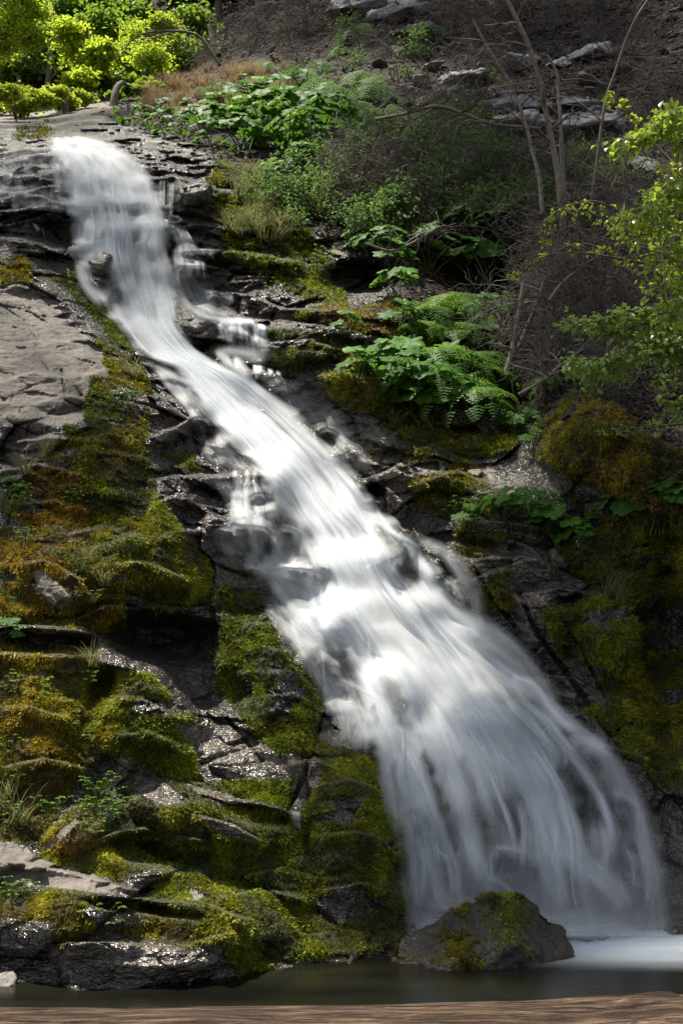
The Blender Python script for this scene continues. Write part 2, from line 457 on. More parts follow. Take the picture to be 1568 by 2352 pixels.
for pl, st, og in MOSS:
    f = sstep(-14, 12, poly_sdf(PXW, PYW, pl))
    moss = np.maximum(moss, f * st)
    k = sstep(-20, 20, poly_sdf(PXW, PYW, pl)) ** 2
    orange = orange * (1 - k) + og * k
moss *= 1 - .95 * sstep(.32, .5, fbm(B0 * np.array((2.0, 2.0, 3.6)) + 5, 4, 88))
dry = np.zeros(gx.shape); pale = np.zeros(gx.shape)
for pl in DRY: dry = np.maximum(dry, sstep(-10, 10, poly_sdf(PXW, PYW, pl)))
for pl in PALE: pale = np.maximum(pale, .75 * sstep(-15, 20, poly_sdf(PXW, PYW, pl)))
wetx = np.ones(gx.shape)
for pl, kd in BARE:
    f = sstep(-6, 8, poly_sdf(PXW * .5 + gx * .5, PYW * .5 + gy * .5, pl))
    moss *= 1 - f
    if kd == 'dry': dry = np.maximum(dry, f)
    if kd == 'pale': pale = np.maximum(pale, f * .8)
rel = rock_relief(B0, rocky, in_fall)
# moss cushions round the rock off
lump = .06 * fbm(B0 * np.array((2.2, 2.2, 3.4)), 3, 61) + .03 * (1 - np.abs(noise(B0 * 6.5, 66))) + .03 * fbm(B0 * 14, 3, 67)
rel = rel * (1 - .42 * moss) + moss * (lump + .05)
# smooth glacier-worn slabs keep little relief
SMOOTH = [[(-300,650),(90,670),(200,760),(260,830),(240,900),(120,960),(-300,960)], [(-300,270),(250,232),(330,250),(110,325),(-300,345)],
          [(1060,1040),(1230,1050),(1330,1180),(1250,1200),(1060,1100)], [(640,860),(760,960),(850,1050),(760,1010),(640,930)],
          [(60,590),(200,640),(330,830),(250,800),(120,680)]]
sm = 0
for pl in SMOOTH: sm = np.maximum(sm, sstep(-12, 25, poly_sdf(PXW, PYW, pl)))
rel = rel * (1 - .74 * sm)

# bulges (+) and hollows (-): x, y, rx, ry, angle, metres
MOUNDS = [
 (235,628,44,50,0,.34),(262,680,26,30,0,.2),(455,745,58,48,20,.35),(445,440,52,42,0,.45),(680,800,75,60,25,.4),(800,745,120,40,5,.35),
 (790,880,90,60,30,.3),(590,1170,75,105,10,.35),(430,1180,80,70,0,.1),(350,1270,130,110,35,.42),(140,1320,150,95,20,.42),(250,1050,90,130,20,.18),
 (330,1640,110,150,-30,.35),(110,1680,130,170,0,.3),(660,1590,80,190,-15,.4),(800,1900,90,230,-8,.35),(170,1905,80,62,-20,.35),
 (470,1880,190,60,15,.35),(150,2110,210,85,0,.35),(520,2110,160,80,10,.35),(350,2200,190,45,0,.22),
 (1300,1040,60,70,0,.5),(1370,960,80,70,20,.55),(1420,1060,90,90,0,.45),(1520,1100,100,110,0,.4),(1400,1450,90,120,0,.5),(1180,1160,110,55,10,.3),(1130,1330,90,60,30,.2),(1250,1440,80,60,50,.3),
 (905,1255,48,50,30,.3),(910,1600,42,70,-25,.28),(985,1745,28,55,-10,.2),(1300,1680,70,40,30,.25),(1170,1990,60,50,0,.25),(990,1890,60,40,0,.25),
 (720,1005,60,30,30,-.05),(765,1012,28,20,30,-.45),(865,1130,26,24,0,-.4),(420,1035,70,34,-20,-.4),(480,990,45,38,10,-.5),
 (370,1465,150,58,8,-1.0),(110,1478,130,28,0,-.6),(470,1570,130,60,35,-.5),(240,1580,40,60,30,-.35),(360,1955,130,42,8,-.6),(600,1870,90,26,12,-.35),
 (330,2085,150,16,8,-.35),(1195,830,60,180,5,-1.3),(820,650,90,50,0,-.9),(1090,620,160,70,10,-.8),(130,520,60,50,0,-.35),(360,450,22,50,0,-.35),(390,580,25,40,0,-.3),
 (945,1310,30,55,-20,-.25),(1040,1310,26,52,-25,-.3),(1350,1850,60,60,0,-.25),(1540,1500,90,300,0,-.7),(1540,1900,110,160,0,-.4),
 (1000,330,90,60,0,-.7),(640,1290,90,16,0,.12),(755,1500,44,26,10,-.25),(1130,1250,110,20,10,-.18),
]
for cx, cy_, ax, ay, ang, amp in MOUNDS:
    m = (np.abs(gx - cx) < ax * 2 + ay * 2) & (np.abs(gy - cy_) < ax * 2 + ay * 2)
    dx, dy = PXW[m] * .6 + gx[m] * .4 - cx, PYW[m] * .6 + gy[m] * .4 - cy_
    c, s_ = math.cos(R(ang)), math.sin(R(ang))
    r = np.sqrt(((dx * c + dy * s_) / ax) ** 2 + ((-dx * s_ + dy * c) / ay) ** 2)
    rel[m] += amp * (1 - sstep(.35, 1.25, r))

# ledge lips: polyline, metres the face stands out under the lip, how far down it fades (image pixels)
LIPS = [
 ([(-300,345),(60,340),(150,348)],.35,40),([(-300,398),(60,400),(140,415)],.3,35),([(-300,440),(40,445),(100,458),(170,475)],.55,70),([(20,545),(100,560),(180,602)],.3,40),
 ([(170,415),(250,405),(350,415)],.2,40),([(170,470),(260,462),(370,470)],.25,40),([(180,535),(280,520),(380,525)],.3,60),([(130,365),(220,362),(300,365)],.18,30),
 ([(300,345),(380,360),(440,350)],.25,30),([(350,412),(400,402),(440,418)],.35,60),([(400,432),(460,420),(505,445)],.4,60),([(395,520),(440,545),(500,560)],.2,30),
 ([(400,578),(480,572),(620,592),(680,600)],.45,50),([(385,608),(450,606),(480,615)],.25,45),([(470,668),(560,676),(660,705),(780,708)],.5,40),
 ([(590,735),(700,742),(770,752)],.4,60),([(515,742),(560,738),(615,755)],.3,50),([(500,835),(560,845),(650,858)],.3,40),([(730,788),(800,805),(890,862)],.35,50),
 ([(640,870),(720,905),(790,935)],.12,30),([(355,1102),(450,1092),(560,1088),(640,1098)],.6,130),([(340,1010),(400,985),(450,958),(520,985)],.5,60),
 ([(470,1160),(560,1180),(640,1240)],.2,50),([(560,1302),(640,1298),(735,1302)],.22,30),([(690,1478),(790,1492)],.3,45),([(360,1140),(440,1150),(520,1200)],.15,30),
 ([(590,1480),(640,1492),(720,1580)],.2,80),([(150,1430),(250,1390),(400,1398),(480,1390)],.25,60),([(-300,1440),(60,1440),(160,1445)],.3,50),
 ([(-300,1510),(60,1500),(200,1500)],.25,60),([(380,1785),(520,1832),(640,1852),(690,1875)],.35,60),([(270,1745),(330,1760),(430,1840)],.2,50),
 ([(-300,1945),(90,1990),(200,2015),(310,2045)],.4,70),([(450,1870),(540,1895),(600,1930)],.25,50),([(100,2045),(270,2060),(480,2080),(560,2110)],.3,60),
 ([(500,2060),(600,2040),(690,2060)],.25,60),([(130,2170),(250,2165),(400,2180),(520,2150)],.2,40),([(660,1760),(720,1740),(760,1760)],.3,60),
 ([(760,1000),(820,1030),(870,1100),(930,1160)],.25,40),([(830,1060),(900,1075),(960,1100)],.2,40),([(960,1110),(1050,1080),(1110,1110),(1160,1130)],.25,40),
 ([(1050,1190),(1150,1195),(1250,1215)],.4,60),([(1080,1290),(1200,1280),(1280,1300)],.25,50),([(1200,1370),(1290,1350),(1390,1370)],.3,70),
 ([(1100,1440),(1180,1420),(1240,1460)],.2,50),([(1240,1540),(1320,1560),(1400,1600)],.3,60),([(1330,1680),(1420,1700),(1480,1740)],.25,60),
 ([(870,1685),(920,1660),(960,1690)],.2,60),([(1030,1635),(1120,1620),(1190,1640)],.45,200),([(1290,1700),(1350,1698),(1420,1720)],.35,120),
 ([(980,1950),(1030,1965)],.2,60),([(1120,1945),(1230,1960)],.22,50),([(1250,1955),(1340,1975)],.2,60),([(900,1850),(960,1870),(1020,1880)],.2,60),
 ([(740,1400),(860,1380),(1000,1400)],.18,60),([(760,1280),(850,1260),(960,1290)],.18,60),([(850,1560),(950,1560),(1060,1590)],.15,60),
 ([(0,875),(80,850),(160,862),(250,850)],.13,30),([(-300,900),(60,930),(150,905),(230,930)],.08,30),([(120,790),(200,780),(260,800)],.12,25),([(-300,700),(40,690),(120,730)],.07,20),([(0,1080),(90,1065),(190,1090)],.25,30),([(20,1160),(120,1150),(200,1170)],.2,40),([(0,1300),(100,1290),(180,1330)],.2,40),([(150,1230),(240,1210),(330,1240)],.2,50),([(220,1300),(330,1290),(440,1330)],.22,50),([(-300,1640),(60,1625),(150,1650)],.2,50),([(220,1610),(320,1600),(400,1640)],.2,50),([(0,1760),(110,1745),(200,1770)],.2,50),([(250,1690),(340,1680),(430,1720)],.15,40),([(560,1440),(620,1430),(670,1470)],.2,50),([(600,1600),(680,1590),(740,1630)],.15,50),([(720,1800),(800,1790),(880,1820)],.2,60),([(730,1920),(820,1910),(920,1940)],.2,60),([(740,2040),(830,2030),(930,2060)],.15,50),([(220,1930),(330,1900),(470,1930)],.2,50),([(-300,760),(60,800),(140,862)],.06,20),([(0,1020),(120,1000),(200,1010)],.15,40),
]
for pl, amp, L in LIPS:
    pl = np.array(pl, float)
    x0, x1 = pl[0, 0], pl[-1, 0]
    m = (gx > x0 - 30) & (gx < x1 + 30) & (gy > pl[:, 1].min() - 40) & (gy < pl[:, 1].max() + L * 4)
    xx = gx[m]; d = gy[m] + wob2[m] * 6 + wob[m] * 8 - np.interp(xx, pl[:, 0], pl[:, 1])
    end = sstep(x0 - 25, x0 + 20, xx) * (1 - sstep(x1 - 20, x1 + 25, xx))
    inf = in_fall[m]
    rel[m] += amp * end * (sstep(-5, 3, d) * (1 - inf) + sstep(-22, 16, d) * inf) * np.exp(-np.maximum(d, 0) / L)

# diagonal joints on the right wall
for pl, w_, amp in [([(1195,1365),(1230,1450),(1300,1540),(1400,1690)],9,.22),([(1270,1400),(1330,1480),(1390,1600)],7,.15),([(1080,1290),(1120,1360),(1180,1440)],7,.15),
                ([(140,850),(150,920),(210,950)],4,.08),([(0,700),(60,740),(110,850)],3,.05),([(740,1640),(700,1780),(660,1860)],8,.2),([(600,1750),(560,1700),(520,1650)],6,.15)]:
    pl = np.array(pl, float)
    best = np.full(gx.shape, 1e9)
    m = (gx > pl[:, 0].min() - 40) & (gx < pl[:, 0].max() + 40) & (gy > pl[:, 1].min() - 40) & (gy < pl[:, 1].max() + 40)
    for i in range(len(pl) - 1):
        e = pl[i + 1] - pl[i]
        t = np.clip(((gx[m] - pl[i, 0]) * e[0] + (gy[m] - pl[i, 1]) * e[1]) / (e @ e), 0, 1)
        best[m] = np.minimum(best[m], np.hypot(gx[m] + wob2[m] * 8 - pl[i, 0] - t * e[0], gy[m] - pl[i, 1] - t * e[1]))
    rel -= amp * (1 - sstep(0, w_, best))

YT = Y0 - rel * np.clip(Y0 / 10, .7, 1.6)
with np.errstate(divide='ignore', invalid='ignore'):
    yp = np.where(rz < -0.02, (-.5 - CAMZ) / np.minimum(rz, -1e-3), 1e6)
YT = np.minimum(YT, yp + .05 * wob)
YG = YT.reshape(NV, NU)

def blur(a, n):
    k = np.hanning(2 * n + 3)[1:-1]; k /= k.sum()
    for ax in (0, 1):
        p = np.pad(a, [(n, n) if i == ax else (0, 0) for i in (0, 1)], 'edge')
        a = sum(k[i] * (p[i:i + a.shape[0]] if ax == 0 else p[:, i:i + a.shape[1]]) for i in range(2 * n + 1))
    return a
def erode(a, n):
    for ax in (0, 1):
        p = np.pad(a, [(n, n) if i == ax else (0, 0) for i in (0, 1)], 'edge')
        a = np.min([(p[i:i + a.shape[0]] if ax == 0 else p[:, i:i + a.shape[1]]) for i in range(2 * n + 1)], axis=0)
    return a
YE = blur(blur(erode(YG, 4), 7), 7)
wl_ = .45 * sstep(680, 800, GY) + .4 * sstep(1180, 1400, GY)
YE = YE * (1 - wl_) + blur(erode(YG, 6), 20) * wl_
YS = blur(erode(YG, 2), 3)     # the smooth skin the falling water rides on

def lookup(G, px, py):
    fx = np.interp(px, UX, np.arange(NU)); fy = np.interp(py, UY, np.arange(NV))
    ix = np.clip(fx.astype(int), 0, NU - 2); iy = np.clip(fy.astype(int), 0, NV - 2)
    tx, ty = fx - ix, fy - iy
    return (G[iy, ix] * (1 - tx) + G[iy, ix + 1] * tx) * (1 - ty) + (G[iy + 1, ix] * (1 - tx) + G[iy + 1, ix + 1] * tx) * ty
def on_cliff(px, py, off=0.0, G=None):
    px = np.atleast_1d(np.asarray(px, float)); py = np.atleast_1d(np.asarray(py, float))
    y = lookup(YG if G is None else G, px, py) - off
    a, b = bearing(px, py)
    return np.stack([a * y, y, CAMZ + b * y], 1)
def spot(px, py, off=0.0):
    return Vector(on_cliff(px, py, off)[0])

gr = poly_sdf(PXW, PYW, [(300,262),(420,200),(600,150),(660,170),(600,240),(420,270),(330,290)])
orange = np.clip(orange * (moss > .05) + sstep(-15, 25, gr), 0, 1)
orange = np.clip(orange + .35 * (orange > .03) * fbm(B0 * 2.2, 3, 77), 0, 1)
soil_c = soil * (1 - dry) * (1 - moss)
wet = np.clip(1 - dry - soil_c, 0, 1)
dry_top = dry * 1.0
cover = np.stack([moss, wet, dry, np.ones_like(moss)], 1)
cover2 = np.stack([soil_c, orange, pale, np.ones_like(moss)], 1)

TV = np.stack([rx * YT, YT, CAMZ + rz * YT], 1)
faces = grid_faces(NU, NV)[:, ::-1]
hill = mesh_np("hillside", TV, faces, MG, attrs={"cover": cover, "cover2": cover2})
tag(hill, kind='structure')

# bank under the camera and the wide ground
bxs = np.linspace(-30, 30, 241); bys = np.linspace(-30, 6.2, 181)
BX, BY = np.meshgrid(bxs, bys)
bz = np.interp(BY, [-30, 1.0, 2.6, 4.2, 6.2], [1.2, .62, .55, -.1, -1.2]) + .1 * fbm(np.stack([BX.ravel(), BY.ravel(), BX.ravel() * 0], 1), 4, 5).reshape(BX.shape) * (BY < 5) - .0
bz = np.where(BY > 1.5, bz - .12, bz)
bank = mesh_np("near_bank_ground", np.stack([BX.ravel(), BY.ravel(), bz.ravel()], 1), grid_faces(241, 181), MG,
               attrs={"cover": np.tile([0, 0, 0, 1.], (BX.size, 1)), "cover2": np.tile([1, 0, 0, 1.], (BX.size, 1))})
tag(bank, kind='structure')
gs = 600
gnd = mesh_np("ground", np.array([(-gs, -gs, -1.4), (gs, -gs, -1.4), (gs, gs, -1.4), (-gs, gs, -1.4)]), np.array([[0, 1, 2, 3]]), MG,
              attrs={"cover": np.tile([0, 0, 0, 1.], (4, 1)), "cover2": np.tile([1, 0, 0, 1.], (4, 1))})
tag(gnd, kind='structure')
# ------------------------------------------------------------------ falling water: one silky body plus strands that ride over it
WV, WF, WUV, WD = [], [], [], []
wcount = 0
def add_sheet(P, uv, dens, nu, nv):
    global wcount
    WV.append(P); WUV.append(uv); WD.append(dens)
    WF.append(grid_faces(nu, nv)[:, ::-1] + wcount); wcount += len(P)

def catmull(pts, n):
    pts = np.array(pts, float)
    p = np.vstack([2 * pts[0] - pts[1], pts, 2 * pts[-1] - pts[-2]])
    seg = np.linspace(0, len(pts) - 1 - 1e-6, n)
    i = seg.astype(int); t = (seg - i)[:, None]
    a, b, c, d = p[i], p[i + 1], p[i + 2], p[i + 3]
    return .5 * ((2 * b) + (c - a) * t + (2 * a - 5 * b + 4 * c - d) * t ** 2 + (3 * b - a - 3 * c + d) * t ** 3)

# thin spots in the main body: x, y, rx, ry, angle, how much of the water is missing
THIN = [(238,632,36,42,0,.98),(258,680,24,26,0,.85),(300,640,30,45,20,.3),(230,500,25,28,0,.25),(215,365,22,12,0,.25),
 (240,380,16,14,0,.3),(905,1240,34,46,-25,.6),(940,1300,32,62,-25,.95),(880,1205,20,24,0,.35),(1035,1310,26,60,-30,.92),(1070,1370,20,50,-20,.85),(1010,1270,14,20,0,.6),(985,1400,45,14,30,.35),
 (900,1600,24,60,-30,.5),(925,1640,24,40,-20,.7),(984,1745,24,60,-12,.9),(870,1640,10,30,0,.5),(995,1830,26,60,-8,.75),(960,1890,40,40,0,.65),(910,1760,12,60,0,.4),
 (1150,1560,60,50,40,.15),(1230,1640,40,30,40,.55),(1270,1680,50,28,35,.7),(1180,1530,60,24,45,.35),(1300,1740,30,60,-10,.75),(1345,1780,50,50,0,.8),(1380,1860,60,50,20,.85),(1340,1880,40,60,0,.7),
 (1110,1880,60,90,0,.55),(1160,1800,40,80,0,.35),(1195,1880,30,60,0,.6),(1170,1985,46,24,0,.62),(1060,1780,16,60,0,.25),(1440,1960,40,60,0,.5),(1090,2050,40,60,0,.35),(1300,2060,60,60,0,.2),
 (1420,1790,20,40,0,.2),(930,1960,26,80,0,.5),(1000,2060,30,60,0,.4),(1250,1750,16,70,-15,.3),(690,1100,22,14,20,.25),(560,1000,26,16,30,.2),(640,980,24,12,30,.2),(760,1150,16,40,-25,.15),
 (1120,1720,14,60,0,.15),(330,810,20,12,30,.2)]
def thin_at(px, py):
    f = np.ones(px.shape)
    wx = px + 9 * np.sin(py * .043) + 5 * np.sin(py * .11 + px * .05)
    for cx, cy_, ax, ay, ang, amt in THIN:
        c, s_ = math.cos(R(ang)), math.sin(R(ang))
        dx, dy = wx - cx, py - cy_
        # the angle turns the long axis from vertical: negative leans to the right going down
        u = (dx * c + dy * s_) / ax; v = (-dx * s_ + dy * c) / ay
        f *= 1 - amt * (1 - sstep(.45, 1.35, np.sqrt(u * u + v * v)))
    return f

nu_, nv_ = 190, 950
lx = catmull(FA[:, :2], nv_); rx_ = catmull(FA[:, 2:], nv_)
T = np.linspace(-.06, 1.06, nu_)[None, :]
SX = lx[:, :1] * (1 - T) + rx_[:, :1] * T; SY = lx[:, 1:] * (1 - T) + rx_[:, 1:] * T
px, py = SX.ravel(), SY.ravel()
tt = np.repeat(T, nv_, 0).ravel()
ss = np.repeat(np.linspace(0, 1, nv_)[:, None], nu_, 1).ravel()
wid = np.repeat((rx_[:, 0] - lx[:, 0])[:, None], nu_, 1).ravel()
e_l = (tt + .06) * wid; e_r = (1.06 - tt) * wid
edge_n = 14 * noise(np.stack([ss * 60, tt * 2, ss * 0], 1), 5) + 7 * noise(np.stack([ss * 170, tt * 2, ss * 0], 1), 6)
dens = sstep(0, 34, e_l + edge_n * .6) * sstep(0, 40, e_r + edge_n * .6)
base_d = np.interp(ss, [0, .04, .1, .4, .6, .7, .8, .84, .875, .92, .96, 1], [.35, .85, .92, .9, .92, .96, .99, .985, .78, .42, .3, .38])
right_thin = sstep(.5, .85, tt) * np.interp(ss, [0, .40, .44, .53, .57, .75, .8, .9, 1], [0, 0, .45, .45, 0, 0, .5, .5, .15])
pyv = py + 16 * noise(np.stack([tt * 5, ss * 3, ss * 0], 1), 41)
stp = np.where(pyv < 610, pyv / 51.0, np.where(pyv < 1300, pyv / 74.0, pyv / 96.0)); fr = stp - np.floor(stp)
gate = np.clip(.55 + .9 * noise(np.stack([tt * 6, np.floor(stp) * 3.7, ss * 0], 1), 42), 0, 1)
cush = 1 - gate * sstep(.12, .6, fr) * (1 - sstep(.78, 1, fr)) * np.interp(pyv, [300, 360, 600, 700, 1300, 1500, 1800], [.2, .5, .5, .3, .35, .15, .1])
dens = dens * cush * base_d * (1 - right_thin) * thin_at(px, py)
top_ = (1 - sstep(560, 720, py)) * .6
yy_ = lookup(YE, px, py) * (1 - top_) + lookup(blur(erode(YG, 4), 6), px, py) * top_ - .05 - .06 * (cush - .8) * (dens > 0)
aa_, bb_ = bearing(px, py)
Pm = np.stack([aa_ * yy_, yy_, CAMZ + bb_ * yy_], 1)
# cushions of water where it bounces off the steps
add_sheet(Pm, np.stack([tt * 11 + .7 * np.sin(ss * 20), ss * 11], 1), dens, nu_, nv_)

def strand(pts, w0, w1, d, off=.06, nx=9, soft=1.3, fade=(.12, .2), G=None):
    G = YE if G is None else G
    pts = np.array(pts, float)
    L = np.hypot(*np.diff(pts, axis=0).T).sum()
    n = max(8, int(L / 5))
    c = catmull(pts, n)
    tg = np.gradient(c, axis=0); tg /= np.linalg.norm(tg, axis=1)[:, None] + 1e-9
    nr = np.stack([tg[:, 1], -tg[:, 0]], 1)
    s = np.linspace(0, 1, n)
    w = (w0 + (w1 - w0) * s)[:, None]
    t = np.linspace(-1, 1, nx)[None, :]
    X = c[:, :1] + nr[:, :1] * w * t; Y = c[:, 1:] + nr[:, 1:] * w * t
    prof = np.clip(1 - np.repeat(t, n, 0) ** 2, 0, 1) ** soft
    fd = (sstep(0, fade[0], s) * (1 - sstep(1 - fade[1], 1, s)))[:, None]
    off_ = off * (.5 + prof)
    px, py = X.ravel(), Y.ravel()
    y = lookup(G, px, py) - off_.ravel()
    a, b = bearing(px, py)
    P = np.stack([a * y, y, CAMZ + b * y], 1)
    u = (np.repeat(t, n, 0) * w / 16 + random.uniform(0, 99)).ravel()
    v = np.repeat((s * L / 170)[:, None], nx, 1).ravel() + random.uniform(0, 99)
    add_sheet(P, np.stack([u, v], 1), (d * prof * fd).ravel(), nx, n)

# strands of the main body, following the flow lines
for i in range(230):
    s0 = rng.uniform(0, .93); ln = rng.uniform(.05, .22); s1 = min(1, s0 + ln)
    t0 = rng.uniform(.04, .96); t1 = np.clip(t0 + rng.normal(0, .06), .03, .97)
    k = np.linspace(s0, s1, 9) * (nv_ - 1)
    ii = k.astype(int)
    t_ = np.linspace(t0, t1, 9) + .012 * np.sin(np.linspace(0, 6, 9) + i)
    P2 = lx[ii] * (1 - t_[:, None]) + rx_[ii] * t_[:, None]
    th = thin_at(P2[:, 0], P2[:, 1]).min()
    if th < .6: continue
    ww = rng.uniform(3, 12) * (1 + s0)
    low = sstep(.86, .96, s0)
    strand(P2, ww, ww * rng.uniform(.8, 1.6), rng.uniform(.2, .55) * (1 - .25 * low) * (1 - .5 * sstep(.7, .9, t0) * sstep(.74, .8, s0)), .07 + .03 * rng.random(), fade=(.3, .4))

STR = [
 ([(861,1607),(887,1664),(931,1708),(962,1770),(975,1831),(988,1900)],16,26,.75),([(850,1560),(885,1640),(905,1700),(925,1780),(940,1860)],14,18,.55),([(887,1726),(900,1796),(909,1858),(940,1902),(955,2000),(965,2110)],12,16,.45),
 ([(953,1616),(975,1682),(1002,1735),(1037,1761),(1059,1831),(1072,1902),(1094,1989),(1107,2060)],20,28,.75),([(930,1560),(965,1640),(1000,1720),(1020,1800)],14,18,.6),
 ([(1110,1625),(1169,1672),(1204,1748),(1226,1805),(1256,1884),(1283,1945),(1344,1989),(1401,2047),(1440,2120)],36,34,.6),([(1150,1630),(1200,1690),(1240,1780),(1260,1860)],20,26,.5),
 ([(1040,1640),(1081,1662),(1094,1748),(1107,1796),(1125,1884)],30,26,.5),([(1060,1640),(1130,1700),(1150,1790),(1160,1850)],26,20,.4),
 ([(1300,1690),(1366,1705),(1401,1752),(1428,1796),(1463,1840),(1476,1923),(1498,2011),(1510,2110)],16,18,.5),([(1340,1700),(1385,1730),(1410,1790),(1430,1850)],26,26,.4),
 ([(1120,1500),(1177,1550),(1226,1576),(1265,1625),(1300,1664),(1344,1686)],9,15,.75),([(1190,1540),(1240,1590),(1270,1640)],7,7,.5),([(1226,1629),(1256,1664),(1265,1695),(1296,1734),(1296,1770)],5,6,.5),([(1150,1530),(1215,1620),(1240,1660),(1262,1720)],7,7,.45),
 ([(988,1950),(1023,1970),(1037,2011),(1045,2068)],13,14,.45),([(955,1965),(985,1980),(1000,2040),(1008,2090)],10,12,.35),([(1129,1948),(1177,1948),(1221,1965),(1230,2010)],7,14,.45),
 ([(1130,1950),(1126,1985),(1130,2040)],6,10,.3),([(1256,1958),(1300,1971),(1366,2011),(1410,2047),(1440,2110)],18,26,.5),([(1260,1965),(1270,2020),(1290,2090)],20,26,.35),([(1397,1822),(1445,1835),(1476,1884),(1485,1945)],12,12,.3),
 ([(1440,1950),(1455,1980),(1460,2050)],9,12,.25),([(1470,1930),(1480,2010),(1490,2090)],10,12,.25),([(1080,1960),(1110,2000),(1130,2060)],16,22,.4),([(1107,2010),(1160,2040),(1190,2090)],16,20,.4),
 ([(899,1223),(939,1249),(961,1289),(983,1324),(1000,1363),(1027,1398),(1057,1416),(1100,1440),(1180,1505),(1240,1570)],10,30,.85),([(950,1265),(990,1345),(1020,1420),(1060,1480)],12,20,.6),
 ([(939,1240),(983,1250),(1031,1275),(1062,1315),(1084,1350),(1095,1394),(1099,1430)],14,20,.32),([(1020,1270),(1055,1330),(1075,1390)],12,12,.25),([(860,1170),(890,1215),(930,1245)],8,9,.7),
 ([(1100,1430),(1180,1490),(1240,1560),(1290,1620)],18,16,.35),([(1060,1420),(1120,1500),(1180,1560),(1220,1620)],20,18,.4),
 ([(560,1090),(566,1150),(575,1215),(590,1291),(630,1341),(665,1391),(730,1461),(742,1530)],8,14,.45),
 ([(590,1290),(650,1330),(700,1400),(750,1440)],26,30,.35),([(640,1380),(700,1450),(760,1500)],22,24,.3),([(700,1320),(740,1420),(790,1500)],22,20,.45),
 ([(620,1100),(650,1150),(690,1210),(710,1290)],14,16,.5),([(640,1210),(690,1225),(720,1280),(735,1330)],8,12,.5),
 ([(430,700),(472,728),(520,737),(560,737),(595,740)],9,8,.55),
 ([(505,805),(550,808),(610,822)],9,14,.45),([(535,815),(560,850),(575,885),(610,920)],8,16,.8),([(495,800),(540,850),(570,880)],10,12,.6),
 
 
 ([(440,692),(480,712),(530,725)],8,8,.6),([(370,600),(400,640),(420,690),(440,720)],16,14,.4),([(345,600),(380,640),(400,690)],14,14,.5),
 ([(785,1020),(795,1045),(800,1056)],3,4,.6),
 ([(960,2075),(1100,2100),(1250,2110),(1500,2095)],40,46,.35),([(940,2120),(1100,2135),(1300,2138),(1540,2120)],22,26,.5),([(180,600),(195,650),(240,705)],10,12,.6),([(270,600),(300,660),(310,720)],20,24,.5),([(150,420),(260,412),(350,420)],8,10,.35),([(170,478),(260,470),(365,478)],10,10,.4),([(200,535),(280,522),(370,530)],12,10,.35),
 ([(120,330),(200,325),(280,340)],10,10,.5),([(700,1030),(760,1080),(830,1180),(870,1240)],14,20,.4),([(770,1560),(860,1600),(900,1640)],10,12,.3),([(800,1500),(850,1560),(880,1600)],16,14,.5)]
for i in range(34):      # soft strands of the lower fan
    s0 = rng.uniform(.78, .93); s1 = min(.995, s0 + rng.uniform(.05, .16)); t0 = rng.uniform(.05, .93)
    ii = (np.linspace(s0, s1, 9) * (nv_ - 1)).astype(int); t_ = np.linspace(t0, np.clip(t0 + rng.normal(0, .03), .03, .95), 9)
    P2 = lx[ii] * (1 - t_[:, None]) + rx_[ii] * t_[:, None]
    P2 = P2 + np.stack([6 * np.sin(np.linspace(0, 7, 9) + i), 0 * t_], 1)
    ww = rng.uniform(5, 17)
    strand(P2, ww, ww * 1.6, rng.uniform(.3, .8) * (1 - .5 * sstep(.75, .95, t0)), .06, soft=1.6, fade=(.3, .55))
for q in STR:
    small = max(q[1], q[2]) < 9
    strand(q[0], q[1] * (1.0 if small else 1.3), q[2] * (1.1 if small else 1.4), min(.97, q[3] * (.85 if q[0][0][1] < 1480 else 1.08)), .02 if small else .05, soft=1.7, G=YS if small else YE)

def film(pairs, d, nu, nv, uf, vf, off=.02, G=None, edge=.18, vfade=(.08, .12), wob_=10):
    """thin white sheet between two borders: running water and painted sheen of wet rock"""
    pr = np.array(pairs, float); G = YS if G is None else G
    a = catmull(pr[:, :2], nv); b = catmull(pr[:, 2:4], nv)
    t = np.linspace(0, 1, nu)[None, :]
    X = a[:, :1] * (1 - t) + b[:, :1] * t; Y = a[:, 1:] * (1 - t) + b[:, 1:] * t
    s_ = np.repeat(np.linspace(0, 1, nv)[:, None], nu, 1); t2 = np.repeat(t, nv, 0)
    px, py = X.ravel(), Y.ravel()
    n1 = noise(np.stack([px / 22, py / 30, px * 0], 1), 71); n2 = noise(np.stack([px / 60, py / 80, px * 0], 1), 72)
    y = lookup(G, px, py) - off
    aa, bb = bearing(px, py)
    e = (sstep(0, edge, t2) * sstep(0, edge, 1 - t2) * sstep(0, vfade[0], s_) * sstep(0, vfade[1], 1 - s_)).ravel()
    dd = d * e * np.clip(.75 + .5 * n1 + .5 * n2, 0, 1.3)
    add_sheet(np.stack([aa * y, y, CAMZ + bb * y], 1), np.stack([t2.ravel() * uf + random.uniform(0, 50), s_.ravel() * vf + random.uniform(0, 50)], 1), np.clip(dd, 0, 1), nu, nv)
